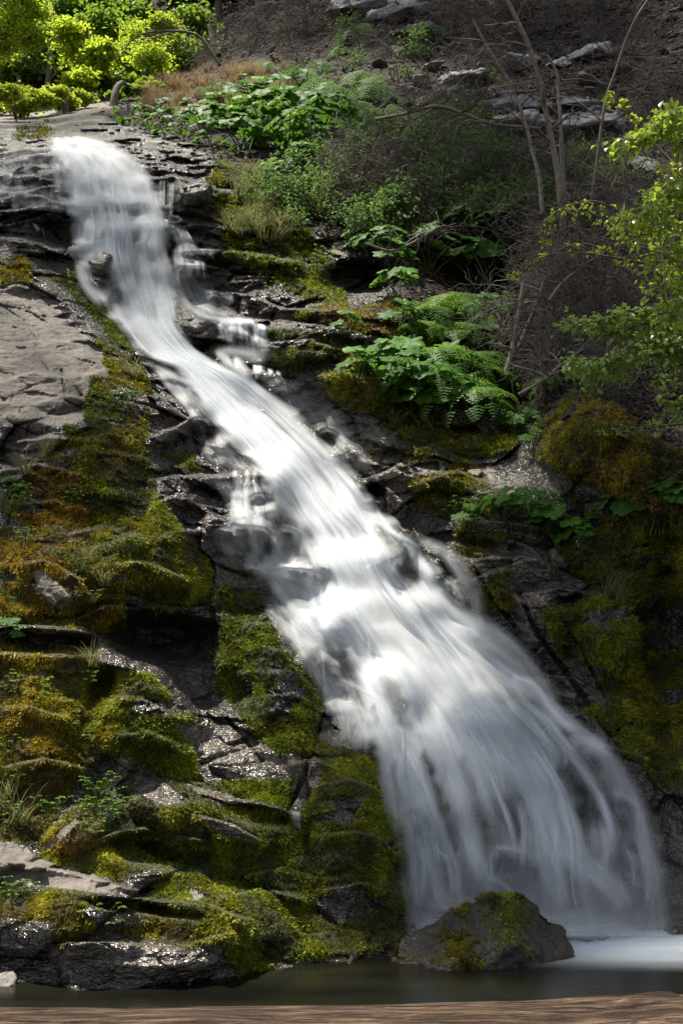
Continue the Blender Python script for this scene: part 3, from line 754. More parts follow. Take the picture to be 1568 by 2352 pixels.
def curtain(lip, L, d, dx=0, uf=None, G=None):
    lip = catmull(lip, 12); w = np.hypot(*np.diff(lip, axis=0).T).sum()
    # borders run along the lip, the water falls from it
    nv, nu = max(6, int(L / 3)), max(10, int(w / 2.5))
    t = np.linspace(0, 1, nu); lx_ = np.interp(t, np.linspace(0, 1, 12), lip[:, 0]); ly_ = np.interp(t, np.linspace(0, 1, 12), lip[:, 1])
    s_ = np.linspace(0, 1, nv)[:, None]
    X = lx_[None] + dx * s_ + 0 * s_; Y = ly_[None] - 3 + (L * (.75 + .4 * noise(np.stack([lx_ / 14, ly_ * 0, ly_ * 0], 1), 9)))[None] * s_
    px, py = X.ravel(), Y.ravel(); y = lookup(YS if G is None else G, px, py) - .02
    aa, bb = bearing(px, py)
    g = np.clip(.5 + 1.1 * noise(np.stack([lx_ / 9, ly_ * 0, ly_ * 0 + L], 1), 19), 0, 1)[None] * sstep(0, .12, t)[None] * sstep(0, .12, 1 - t)[None]
    prof = sstep(0, .12, s_) * (1 - .75 * sstep(.4, 1, s_)) * (1 - sstep(.85, 1, s_))
    add_sheet(np.stack([aa * y, y, CAMZ + bb * y], 1), np.stack([np.repeat(t[None], nv, 0).ravel() * w / 9 + random.uniform(0, 50), np.repeat(s_, nu, 1).ravel() * .7], 1), (d * g * prof).ravel(), nu, nv)
film([(470,1080,640,1100),(520,1180,690,1210),(480,1240,730,1260),(560,1330,760,1350),(620,1430,790,1450),(700,1540,840,1560),(750,1640,870,1680),(760,1720,850,1740)], .7, 60, 160, 16, 14)  # trickles, and the silvery sheen of the wet face painted in white
film([(540,1290,740,1300),(600,1340,760,1350),(660,1420,790,1440),(720,1490,810,1500)], .85, 50, 60, 12, 6)
film([(560,840,690,870),(610,900,790,950),(680,960,860,1050),(760,1050,910,1130)], .26, 50, 60, 12, 4, edge=.4)
film([(320,815,450,870),(370,880,500,940),(430,950,560,1010),(450,1010,620,1080),(470,1070,650,1100)], .48, 50, 70, 22, 5)  # also paints the pale highlight on the glossy wet rock
film([(370,500,430,520),(390,560,470,590),(400,640,490,650),(430,700,560,730),(500,760,620,780),(510,830,620,850)], .42, 40, 90, 9, 6)
film([(-20,335,140,335),(-20,400,160,410),(-20,470,175,500)], .22, 50, 40, 8, 4)
film([(120,318,240,316),(110,360,200,365),(120,420,200,430),(140,480,210,480)], .55, 40, 60, 6, 5)
film([(880,1200,930,1235),(900,1260,1010,1290),(940,1330,1080,1370),(1010,1400,1110,1430)], .4, 40, 60, 9, 6)
film([(1150,1520,1260,1590),(1220,1620,1340,1680),(1290,1720,1450,1790),(1330,1850,1490,1900),(1340,1990,1510,2030)], .35, 50, 80, 9, 6)
film([(850,1570,950,1600),(865,1660,960,1700),(890,1760,985,1800),(915,1880,1010,1900),(930,2000,1030,2020),(950,2110,1060,2120)], .4, 40, 90, 7, 6)
for a in [([(500,742),(560,735),(618,752)], 62, .95, 4), ([(500,740),(560,736),(618,752)], 50, .7, -2), ([(570,838),(600,842),(648,856)], 34, .9, 2), ([(500,800),(540,828),(580,846)], 36, .8, 8),
          ([(400,574),(440,572),(500,576)], 34, .6, 2), ([(385,608),(420,604),(462,610)], 44, .75, 2), ([(445,600),(470,604)], 90, .6, 4), ([(470,672),(500,674),(540,680)], 26, .5, 2), ([(402,524),(420,528),(440,540)], 40, .7, 14),
          ([(20,400),(30,400)], 22, .7, 2), ([(30,448),(50,448)], 52, .6, -6), ([(74,514),(98,522)], 40, .8, 12), ([(366,415),(380,416)], 60, .6, 0), ([(384,418),(402,424)], 90, .5, -4), ([(530,1080),(570,1078),(640,1085)], 110, .6, 4), ([(540,1090),(570,1090)], 150, .7, 4),
          ([(650,1090),(700,1140),(740,1220)], 60, .5, 8), ([(700,1480),(760,1484),(795,1490)], 30, .4, 2), ([(560,1300),(640,1298),(730,1300)], 30, .4, 0), ([(735,1480),(750,1482)], 160, .6, 10), ([(662,1862),(690,1866)], 40, .8, 4), ([(655,1920),(690,1930)], 110, .7, 22),
          ([(600,1430),(660,1440),(700,1470)], 40, .3, 4), ([(150,415),(250,405),(350,413)], 40, .5, 0), ([(170,470),(260,462),(370,470)], 50, .6, 0), ([(190,533),(280,522),(380,526)], 70, .6, 6), ([(130,365),(220,362),(300,365)], 34, .5, 0)]:
    inside = a[0][0][0] > 120 and a[0][0][0] < 200 and a[0][0][1] < 560
    curtain(*a[:3], dx=a[3], G=YE if inside else None)
fall = mesh_np("waterfall_water", np.vstack(WV), np.vstack(WF), MF, uv=np.vstack(WUV), attrs={"dens": np.concatenate(WD)})
tag(fall, kind='structure')

# pool
pxs = np.concatenate([np.linspace(-12, -3, 30, endpoint=False), np.linspace(-3, 4.2, 240), np.linspace(4.3, 12, 30)]); pys = np.linspace(3.2, 9.6, 200)
PX, PY = np.meshgrid(pxs, pys)
def at_level(px, py, z=0.0):
    a, b = bearing(px, py); y = (z - CAMZ) / b
    return np.array((a * y, y))
f = np.zeros(PX.shape)
q = np.stack([PX.ravel() * .7, PY.ravel() * 3, PX.ravel() * 0], 1)
wv = noise(q, 8).reshape(PX.shape)
def foam(px, py, rx, ry, a, ang=0):
    global f
    c = at_level(px, py)
    dx, dy = PX - c[0], PY - c[1] + .06 * wv
    cc, s_ = math.cos(ang), math.sin(ang)
    d = np.hypot((dx * cc + dy * s_) / rx, (-dx * s_ + dy * cc) / ry)
    f = np.maximum(f, a * (1 - sstep(.2, 1.2, d)))
foam(1640, 2165, 2.3, .75, .95); foam(1560, 2150, 1.3, .3, .85); foam(1480, 2172, .9, .22, .6, .1); foam(1200, 2150, 1.2, .35, .5); foam(1020, 2165, .5, .28, .4); foam(1700, 2200, 1.2, .14, .4)
foam(1250, 2136, 2.0, .34, .8); foam(980, 2150, .5, .3, .5)
pool = mesh_np("pool_water", np.stack([PX.ravel(), PY.ravel(), 0 * PX.ravel()], 1), grid_faces(len(pxs), len(pys)), MP, attrs={"dens": f.ravel()})
tag(pool, kind='structure')
# ------------------------------------------------------------------ living cover: moss tufts, litter
def leaf_mat(name, dark, light, trans=.35, rough=.5, spec=.4, tcol=None, ao=False):
    s = NT(name)
    t = s.attr("tint").outputs["Fac"]
    r = s.n("ObjectInfo").outputs["Random"]
    k = s.math('ADD', s.math('MULTIPLY', t, .85), s.math('MULTIPLY', r, .15))
    col = s.ramp(k, [(0, dark), (1, light)])
    n = s.noise(12, 3, s.pos())
    col = s.mix(s.ramp(n, [(.35, .35), (.6, 0.)]), col, tuple(c * .6 for c in dark))
    b = s.n("BsdfPrincipled", {"Base Color": col, "Roughness": rough, "Specular IOR Level": spec})
    tr = s.n("BsdfTranslucent", {"Color": s.mix(.7, col, tcol or tuple(min(1, c * 1.6) for c in light))})
    return s.surf(s.n("MixShader", {0: trans, 1: b, 2: tr}))

class MB:
    def __init__(s): s.v = []; s.f = []; s.t = []; s.n = 0
    def add(s, v, f, tint=.5):
        v = np.asarray(v, float); f = np.asarray(f, int)
        s.v.append(v); s.f.append(f + s.n)
        s.t.append(np.full(len(v), tint) if np.isscalar(tint) else np.asarray(tint, float)); s.n += len(v)
    def tube(s, pts, r0, r1=None, k=5, tint=.5, rough=0.0):
        pts = np.asarray(pts, float); n = len(pts); r1 = r0 if r1 is None else r1
        tg = np.gradient(pts, axis=0); tg /= np.linalg.norm(tg, axis=1)[:, None] + 1e-9
        ref = np.array((0, 0, 1.)) if abs(tg[:, 2]).mean() < .8 else np.array((0, 1., 0))
        a = np.cross(tg, ref); a /= np.linalg.norm(a, axis=1)[:, None] + 1e-9; b = np.cross(tg, a)
        rr = np.linspace(r0, r1, n)
        an = np.arange(k) * 2 * math.pi / k
        ring = a[:, None] * np.cos(an)[None, :, None] + b[:, None] * np.sin(an)[None, :, None]
        R_ = rr[:, None, None] * (1 + rough * (rng.random((n, k, 1)) - .5))
        v = (pts[:, None] + ring * R_).reshape(-1, 3)
        f = []
        for i in range(n - 1):
            for j in range(k):
                p, q = i * k + j, i * k + (j + 1) % k
                f += [(p, q, q + k), (p, q + k, p + k)]
        s.add(v, f, tint)
    def build(s, name, mat, parent=None, smooth=True):
        return mesh_np(name, np.vstack(s.v), np.vstack(s.f), mat, attrs={"tint": np.concatenate(s.t)}, smooth=smooth, parent=parent)

# outward normals of the cliff
Gp = TV.reshape(NV, NU, 3)
du = np.gradient(Gp, axis=1); dv = np.gradient(Gp, axis=0)
Nn = np.cross(du, dv); Nn /= np.linalg.norm(Nn, axis=2)[:, :, None] + 1e-9
flip = (Nn * Gp).sum(2) > 0
Nn[flip] *= -1
NB = np.stack([blur(Nn[:, :, i], 2) for i in range(3)], 2); NB /= np.linalg.norm(NB, axis=2)[:, :, None] + 1e-9
def grab(G, px, py):
    ix = np.clip(np.round(np.interp(px, UX, np.arange(NU))).astype(int), 0, NU - 1)
    iy = np.clip(np.round(np.interp(py, UY, np.arange(NV))).astype(int), 0, NV - 1)
    return G[iy, ix]
mossG = moss.reshape(NV, NU); orG = orange.reshape(NV, NU); soilG = soil_c.reshape(NV, NU); fallG = in_fall.reshape(NV, NU)

def scatter(n, xr, yr, fn):
    px = rng.uniform(*xr, n); py = rng.uniform(*yr, n)
    k = rng.random(n) < fn(px, py)
    return px[k], py[k]

def blades(P, N, ln, wd, droop, tint, nb=3):
    """nb leaning three-cornered blades at each point"""
    n = len(P); V = []; T_ = []
    for i in range(nb):
        d = N + rng.normal(0, .55, (n, 3)); d[:, 2] -= droop
        d /= np.linalg.norm(d, axis=1)[:, None]
        sd_ = np.cross(d, rng.normal(0, 1, (n, 3))); sd_ /= np.linalg.norm(sd_, axis=1)[:, None] + 1e-9
        l = (ln * rng.uniform(.5, 1.3, n))[:, None]; w = (wd * rng.uniform(.7, 1.3, n))[:, None]
        base = P + rng.normal(0, 1, (n, 3)) * (wd[:, None] * .8)
        V.append(np.stack([base - sd_ * w, base + sd_ * w, base + d * l], 1))
        tt_ = np.clip(tint + rng.normal(0, .12, n), 0, 1)
        T_.append(np.repeat(tt_, 3))
    V = np.concatenate(V).reshape(-1, 3)
    return V, np.arange(len(V)).reshape(-1, 3), np.concatenate(T_)

def moss_mat():
    s = NT("moss_fronds")
    t = s.attr("tint").outputs["Fac"]; o = s.attr("orange").outputs["Fac"]
    g = s.ramp(t, [(0, (.016, .026, .004)), (.45, (.125, .165, .010)), (1, (.38, .43, .025))])
    c = s.ramp(t, [(0, (.05, .024, .005)), (.45, (.25, .145, .014)), (1, (.50, .33, .03))])
    col = s.mix(o, g, c)
    b = s.n("BsdfPrincipled", {"Base Color": col, "Roughness": .6, "Specular IOR Level": .35})
    tr = s.n("BsdfTranslucent", {"Color": col})
    return s.surf(s.n("MixShader", {0: .3, 1: b, 2: tr}))
mx_, my_ = scatter(640000, (-220, 1860), (230, 2290), lambda x, y: np.clip((grab(mossG, x, y) - .3) * 2.2, 0, 1) * (1 - grab(fallG, x, y)))
P = on_cliff(mx_, my_, -.004); N = grab(NB, mx_, my_)
cl = fbm(P * 5.0, 2, 91); cl2 = fbm(P * 1.7, 2, 92)
sz = P[:, 1] / 9.0 * (.75 + .5 * (cl > 0))
V_, F_, T_ = blades(P, N, .028 * sz, .0075 * sz, .5, np.clip(.42 + .55 * cl + .35 * cl2, 0, 1), 3)
mo = mesh_np("moss", V_, F_, moss_mat(), attrs={"tint": T_, "orange": np.tile(np.repeat(grab(orG, mx_, my_), 3), 3)}, smooth=False)
tag(mo, kind='stuff')

lit_m = leaf_mat("dead_leaves", (.009, .006, .004), (.12, .09, .07), .05, .75, .2)
sx_, sy_ = scatter(110000, (-220, 1860), (-60, 1250), lambda x, y: np.clip(grab(soilG, x, y), 0, 1) * (.35 + .65 * (fbm(np.stack([x / 40, y / 25, x * 0], 1), 2, 61) > -.1)))
P = on_cliff(sx_, sy_, -.003); N = grab(NB, sx_, sy_)
n = len(P); sz = P[:, 1] / 18 * rng.lognormal(0, .35, n)
a = rng.normal(0, 1, (n, 3)); a -= (a * N).sum(1)[:, None] * N * .7; a /= np.linalg.norm(a, axis=1)[:, None]
b = np.cross(N, a) + rng.normal(0, .35, (n, 3)); b /= np.linalg.norm(b, axis=1)[:, None]
c0 = P + N * .02
ln = (.065 * sz)[:, None]; w = (.028 * sz)[:, None]
V_ = np.stack([c0 - a * ln, c0 - b * w, c0 + a * ln, c0 + b * w], 1).reshape(-1, 3)
V_[2::4] += N * .02
F_ = np.arange(len(V_)).reshape(-1, 4)
T_ = np.repeat(rng.random(n) ** 2.4, 4)
lt = mesh_np("leaf_litter", V_, F_, lit_m, attrs={"tint": T_}, smooth=False)
tag(lt, kind='stuff')
# ------------------------------------------------------------------ boulders and stones
def rock_mesh(hull_pts, sub=5, seed=0, amp=.05, big=.12, smo=2):
    """closed faceted rock: a ball pulled to the hull of a few points, then chipped"""
    import bmesh
    bm = bmesh.new()
    for p in hull_pts: bm.verts.new(p)
    bmesh.ops.convex_hull(bm, input=bm.verts)
    for v in [v for v in bm.verts if not v.link_faces]: bm.verts.remove(v)
    bmesh.ops.triangulate(bm, faces=bm.faces)
    for _ in range(sub): 
        bmesh.ops.subdivide_edges(bm, edges=[e for e in bm.edges], cuts=1, use_grid_fill=True)
    bm.verts.ensure_lookup_table()
    for _ in range(smo): bmesh.ops.smooth_vert(bm, verts=bm.verts, factor=.5, use_axis_x=True, use_axis_y=True, use_axis_z=True)
    bmesh.ops.triangulate(bm, faces=bm.faces)
    bm.normal_update()
    V = np.array([v.co[:] for v in bm.verts]); N_ = np.array([v.normal[:] for v in bm.verts])
    F_ = np.array([[v.index for v in f.verts] for f in bm.faces]); bm.free()
    size = np.ptp(V, axis=0).max()
    q = V / size + seed * 3.1
    d1, d2, val, tl = worley(q * 5 + .3 * fbm(q * 3, 2, 5)[:, None], seed)
    h = big * .5 * (val - .5) + big * .7 * tl + amp * fbm(q * 9, 4, seed + 1) + amp * .3 * fbm(q * 30, 3, seed + 2)
    V = V + N_ * (h * size * .6)[:, None]
    return V, F_, N_

def rock_mat(name, wet, base, moss_amt=0.0, rough=.5):
    s = NT(name)
    P = s.pos()
    n2 = s.noise(7, 7, P, .65); n3 = s.noise(48, 4, P, .7); n1 = s.noise(2.2, 4, P)
    lo = tuple(c * .45 for c in base); hi = tuple(min(.6, c * 1.35) for c in base)
    col = s.ramp(n2, [(.28, lo), (.5, base), (.72, hi)])
    col = s.mix(s.ramp(n3, [(.5, 0.), (.66, .55)]), col, tuple(c * .4 for c in base))
    col = s.mix(s.ramp(n1, [(.42, 0.), (.62, .5)]), col, (base[0] * .6, base[1] * .45, base[2] * .3))
    mf = s.attr("moss").outputs["Fac"]
    mf = s.ramp(s.math('ADD', mf, s.math('MULTIPLY', s.math('SUBTRACT', s.noise(26, 5, P, .65), .5), 1.4)), [(.42, 0.), (.6, 1.)])
    col = s.mix(mf, col, s.ramp(n3, [(.3, (.015, .018, .004)), (.7, (.07, .075, .01))]))
    h = s.math('ADD', s.noise(26, 8, P, .65), s.math('MULTIPLY', n2, 1.4))
    b = s.n("Bump", {"Height": h, "Strength": .9, "Distance": .03}).outputs[0]
    ro = s.n("Mix", {0: mf, 2: s.ramp(n3, [(.3, rough * .7), (.7, rough * 1.3)]), 3: .85}).outputs[0]
    return s.surf(s.n("BsdfPrincipled", {"Base Color": col, "Roughness": ro, "Normal": b, "Specular IOR Level": .8 if wet else .35}))
M_wetrock = rock_mat("wet_stone", True, (.04, .032, .02), 1, .25)
M_grey = rock_mat("grey_stone", False, (.20, .20, .215), 0, .55)
M_pale = rock_mat("pale_stone", False, (.24, .225, .21), 0, .7)

# boulder in the pool
c = spot(1120, 2215); a_, b_ = bearing(1120, 2212); Yb = float(-CAMZ / b_) + .12
S = Yb / FL
def bp(px, py, dy):
    a, b = bearing(px, py); y = Yb + dy
    return (float(a * y), y, float(CAMZ + b * y))
base_pts = [bp(895, 2250, -.12), bp(915, 2190, .0), bp(960, 2150, .1), bp(1075, 2078, .08), bp(1165, 2044, .12), bp(1205, 2062, .16), bp(1232, 2100, .2), bp(1275, 2108, .28), bp(1303, 2140, .3), bp(1318, 2178, .25)]
lowp = [bp(895, 2285, -.25), bp(1000, 2300, -.42), bp(1200, 2280, -.3), bp(1325, 2230, 0), bp(1330, 2215, .5), bp(1200, 2200, .8), bp(980, 2210, .6), bp(1050, 2200, -.3), bp(1180, 2170, -.25)]
backp = [bp(1150, 2080, .55), bp(1000, 2170, .5), bp(1260, 2140, .6)]
V_, F_, N_ = rock_mesh(base_pts + lowp + backp + [bp(900, 2195, -.02), bp(930, 2163, .02), bp(1000, 2112, .04), bp(1040, 2088, .06), bp(1120, 2050, .1)], 5, 3, .06, .09, 0)
org = V_.mean(0); org[2] = -.3
vx, vz = (V_[:, 0] - org[0]), V_[:, 2]
pw = fbm(V_ * 4, 3, 5)
mb_ = sstep(.0, .9, .38 + 1.1 * pw + .25 * (-.25 - vx) - .25 * vz) * .9 + .55 * sstep(.16, .0, np.hypot(vx - .12, (vz - .33) * .8) - .10 + .3 * pw)
bt = empty("boulder", tuple(org))
tag(bt, "dark wet pyramid-shaped boulder standing in the pool at the foot of the waterfall", "boulder")
ob = mesh_np("stone", V_ - org, F_, M_wetrock, attrs={"moss": np.clip(mb_, 0, 1) * (vz > .02)}, parent=bt)
k = (rng.random(len(V_)) < np.clip(mb_ * 1.3 - .55, 0, .6)) & (mb_ > .3) & (vz > .02) & (N_[:, 1] < .5)
idx = np.repeat(np.where(k)[0], 3)
P = V_[idx] - org + rng.normal(0, .006, (len(idx), 3)); tn = np.clip(.45 + .6 * fbm(V_[idx] * 9, 2, 3), 0, 1)
v1, f1, t1 = blades(P, N_[idx], np.full(len(idx), .022), np.full(len(idx), .004), .6, tn, 3)
og = np.clip(.55 - 1.2 * (V_[idx][:, 0] - org[0] + .25), 0, .8)
mesh_np("moss_patch", v1, f1, bpy.data.materials["moss_fronds"], attrs={"tint": t1, "orange": np.tile(np.repeat(og, 3), 3)}, smooth=False, parent=bt)

def stone(px, py, rxp, ryp, mat, name, label, cat, group=None, seed=0, lean=0.0, sink=.35, depth=1.0, dy=0.0):
    """a stone half sunk in the slope; sizes in image pixels, turned into metres at its distance"""
    c = spot(px, py); sc = c.y / FL
    r_ = random.Random(seed * 7 + 1)
    a, b, d = rxp * sc, ryp * sc, rxp * sc * depth
    pts = []
    for i in range(22):
        th = r_.uniform(0, 2 * math.pi); ph = math.asin(r_.uniform(-1, 1))
        k = r_.uniform(.8, 1.05)
        x, y, z = k * math.cos(ph) * math.cos(th), k * math.cos(ph) * math.sin(th), k * math.sin(ph)
        z = z * (.75 if z > 0 else 1)
        X, Y, Z = x * a, y * d, z * b * 1.25
        X, Z = X * math.cos(lean) - Z * math.sin(lean), X * math.sin(lean) + Z * math.cos(lean)
        pts.append((X, Y, Z + Y * .55))
    V_, F_, N_ = rock_mesh(pts, 3 if rxp < 40 else 4, seed, .05, .12)
    nrm = grab(NB, np.array([px]), np.array([py]))[0]
    o = mesh_np(name, V_, F_, mat, attrs={"moss": np.zeros(len(V_))})
    o.location = Vector(c) + Vector(nrm) * (b * (.5 - sink)) + Vector((0, dy, 0))
    tag(o, label, cat, group)
    return o
G_ = "grey rock outcrops on the upper slope"
for i, (px, py, a, b, m, ln, lab) in enumerate([
    (830, 22, 70, 30, M_grey, .1, "grey rock outcrop at the top edge of the slope, upper end of the litter"),
    (915, 40, 70, 24, M_grey, .15, "long grey slab just below the topmost outcrop"),
    (945, 75, 48, 16, M_grey, .25, "narrow tilted grey slab beside brown litter below the topmost slabs"),
    (910, 116, 16, 11, M_pale, .1, "small pale rock below the tilted slab high on the slope"),
    (735, 148, 15, 11, M_pale, -.1, "small white rock above the pale ferns on the slope"),
    (1060, 184, 56, 18, M_grey, .25, "grey slab left of the bare sapling trunks, high on the slope"),
    (1180, 148, 62, 22, M_grey, .3, "grey ledge rock behind the leaning bare sapling"),
    (1350, 132, 58, 22, M_grey, .3, "grey slab right of the thick bare sapling, high on the slope"),
    (1275, 150, 32, 13, M_grey, .2, "small grey rock between the two upper slabs by the sapling trunks"),
    (1190, 248, 74, 22, M_grey, .05, "flat pale grey slab crossed by the two bare saplings"),
    (1170, 222, 40, 10, M_grey, .1, "thin grey ledge above the flat slab at the saplings"),
    (1330, 240, 58, 14, M_grey, -.15, "long low grey ledge right of the sapling trunks"),
    (1190, 310, 90, 42, M_grey, 0, "broad blue-grey rock face behind the sapling bases"),
    (1340, 315, 96, 46, M_grey, .1, "biggest blue-grey rock face right of the thick sapling"),
    (1395, 262, 42, 12, M_grey, -.3, "thin grey slab on top of the biggest blue-grey rock face"),
    (1475, 385, 32, 22, M_grey, 0, "grey rock among brush under the biggest rock face"),
    (1035, 215, 34, 12, M_grey, .2, "thin grey slab just under the slab left of the saplings")]):
    stone(px, py, a * 1.4, b * 1.5, m, "rock_outcrop", lab, "rock", G_, i + 3, ln)
proto = []
for i in range(5):
    pts = [(x * .5, y * .5, z * .32) for x, y, z in rng.normal(0, .75, (16, 3)).clip(-1, 1)]
    V_, F_, N_ = rock_mesh(pts, 2, i + 40, .05, .12)
    o = mesh_np("small_stone", V_, F_, [M_pale, M_grey][i % 2], attrs={"moss": np.zeros(len(V_))})
    tag(o, "small grey stone lying loose in the brown leaf litter of the upper slope", "stone", "loose stones in the litter"); proto.append(o)
q = 0
while q < 90:
    px, py = rng.uniform(780, 1568), rng.uniform(5, 400)
    if rng.random() > .35 + .65 * (py > 60) * (py < 330): continue
    o = proto[q] if q < 5 else proto[q % 5].copy()
    if q >= 5: COL.objects.link(o)
    c = spot(px, py); o.location = c + Vector((0, -.02, .02)); s_ = rng.lognormal(-1.45, .45)
    o.scale = (s_ * 1.6, s_, s_ * .7); o.rotation_euler = (rng.uniform(-.3, .5), rng.uniform(-.4, .4), rng.uniform(0, 6)); q += 1
stone(455, 2057, 22, 12, M_pale, "loose_rock", "small pale pink rock resting on the moss left of the falls", "rock", None, 71, 0, .1, dy=-.02)
stone(10, 2262, 36, 20, M_pale, "shore_rock", "grey rock at the water's edge in the lower left corner", "rock", None, 72, 0, .3)
stone(452, 740, 50, 34, M_wetrock, "brown_boulder", "brown wet boulder splitting the falls below the upper cascade", "boulder", None, 73, -.25, .35)
stone(234, 612, 36, 34, M_wetrock, "dark_boulder", "rounded black wet boulder in the left side of the upper falls", "boulder", None, 74, 0, .25)
stone(440, 440, 52, 34, M_wetrock, "dark_boulder", "brown angular boulder right of the top cascade", "boulder", None, 75, .1, .3)
stone(580, 722, 24, 16, M_wetrock, "dark_boulder", "small dark mossy boulder above the little side cascade", "boulder", None, 76, 0, .2)
stone(1150, 1118, 42, 16, M_pale, "bank_rock", "pale rock poking out of moss on the right bank", "rock", None, 77, -.15, .35)
stone(1092, 1090, 26, 13, M_pale, "bank_rock", "smaller pale rock uphill left of the pale rock on the right bank", "rock", None, 78, -.1, .35)

# ------------------------------------------------------------------ the log in front
def log_mat():
    s = NT("weathered_wood")
    P = s.obj((1.3, 11, 11)); P2 = s.obj((1.1, 27, 27))
    n = s.noise(3.0, 7, P, .6, .8); g = s.noise(6.0, 6, P2, .65, .6)
    col = s.ramp(n, [(.32, (.035, .02, .012)), (.5, (.15, .095, .06)), (.7, (.36, .25, .17))])
    col = s.mix(s.ramp(g, [(.42, .95), (.54, 0.)]), col, (.035, .024, .018))
    h = s.math('ADD', n, s.math('MULTIPLY', g, 1.2))
    b = s.n("Bump", {"Height": h, "Strength": 1.0, "Distance": .02}).outputs[0]
    return s.surf(s.n("BsdfPrincipled", {"Base Color": col, "Roughness": .8, "Normal": b, "Specular IOR Level": .25}))
nx_, nt_ = 700, 96
X = np.linspace(-4.2, 4.2, nx_)[:, None]; A = np.linspace(0, 2 * math.pi, nt_, endpoint=False)[None, :]
YL = 2.15
def ztop(px, py): a, b = bearing(px, py); yy = YL + .14; return CAMZ + float(b) * yy, float(a) * yy
zs = [ztop(*p) for p in [(-200, 2318), (0, 2317), (300, 2313), (784, 2306), (1000, 2303), (1200, 2298), (1400, 2288), (1510, 2277), (1568, 2281), (1800, 2284)]]
top = np.interp(X, [x for _, x in zs], [z for z, _ in zs])
rad = .15 + .01 * np.sin(X * 1.3)
q = np.stack([(X * .8 + 0 * A).ravel(), (np.cos(A) * 1.1 + 0 * X).ravel(), (np.sin(A) * 1.1 + 0 * X).ravel()], 1)
q2 = q * np.array((1.4, 6, 6))
dr = .012 * fbm(q * 2.2, 4, 6) + .010 * fbm(q2, 4, 7) - .022 * (1 - sstep(0, .10, np.abs(noise(q * np.array((.9, 5, 5)) + 3, 8)))) 
r2 = rad + dr.reshape(nx_, nt_)
LV = np.stack([X + 0 * A, YL + .1 + r2 * np.cos(A), (top - rad) + r2 * np.sin(A) * 1.0], 2).reshape(-1, 3)
i = np.arange(nx_ - 1)[:, None] * nt_; j = np.arange(nt_)[None, :]
LF = np.stack([i + j, i + (j + 1) % nt_, i + nt_ + (j + 1) % nt_, i + nt_ + j], 2).reshape(-1, 4)
e0, e1 = len(LV), len(LV) + 1
LV = np.vstack([LV, [[-4.2, YL + .1, top[0, 0] - .15], [4.2, YL + .1, top[-1, 0] - .15]]])
jj = np.arange(nt_)
cap = np.vstack([np.stack([np.full(nt_, e0), (jj + 1) % nt_, jj, jj], 1), np.stack([np.full(nt_, e1), (nx_ - 1) * nt_ + jj, (nx_ - 1) * nt_ + (jj + 1) % nt_, (nx_ - 1) * nt_ + (jj + 1) % nt_], 1)])
LF3 = np.vstack([LF[:, [0, 1, 2]], LF[:, [0, 2, 3]], cap[:, :3]])
lg = mesh_np("fallen_log", LV, LF3[:, ::-1], log_mat())
tag(lg, "long weathered tan log with cracked grain lying across the bottom in front of the pool", "log")
# ------------------------------------------------------------------ plants
M_umb = leaf_mat("broad_leaf", (.014, .05, .006), (.09, .23, .022), .32, .55, .2, (.2, .42, .03))
M_fern = leaf_mat("fern_leaf", (.03, .08, .012), (.13, .27, .04), .35, .5, .35, (.28, .48, .06))
M_pfern = leaf_mat("pale_fern_leaf", (.05, .11, .05), (.20, .32, .16), .35, .5, .3, (.3, .45, .15))
M_shrub = leaf_mat("shrub_leaf", (.03, .075, .02), (.14, .25, .07), .35, .5, .35, (.22, .38, .08))
M_herb = leaf_mat("herb_leaf", (.03, .07, .006), (.12, .23, .018), .3, .5, .3, (.25, .45, .05))
M_dry = leaf_mat("dry_grass_blade", (.08, .05, .022), (.30, .21, .11), .3, .6, .3)
M_grass = leaf_mat("grass_blade", (.05, .07, .015), (.24, .24, .09), .3, .6, .3)
M_yel = leaf_mat("lit_leaf", (.14, .20, .02), (.42, .50, .06), .5, .4, .5, (.62, .72, .06))
M_right = leaf_mat("alder_leaf", (.09, .15, .015), (.42, .54, .09), .42, .25, .8, (.62, .78, .08))
M_tree = leaf_mat("forest_leaf", (.03, .07, .012), (.17, .28, .04), .45, .5, .35, (.35, .52, .05))
M_bright = leaf_mat("sunlit_forest_leaf", (.14, .22, .02), (.46, .54, .07), .5, .5, .3, (.70, .80, .07))  # forest leaf with sunlight put into a brighter colour
M_con = leaf_mat("dark_needles", (.008, .016, .006), (.045, .075, .02), .15, .6, .3)
M_stem = leaf_mat("green_stem", (.03, .05, .015), (.10, .13, .04), .1, .6, .3)
M_twig = leaf_mat("grey_twig", (.02, .015, .012), (.30, .26, .225), 0.0, .8, .2)
M_bark = leaf_mat("dead_wood", (.05, .038, .03), (.34, .29, .24), 0.0, .8, .2)

def frame(n):
    n = np.asarray(n, float); n = n / np.linalg.norm(n)
    a = np.cross(n, (0, 1, 0.3)); a /= np.linalg.norm(a); return a, np.cross(n, a), n

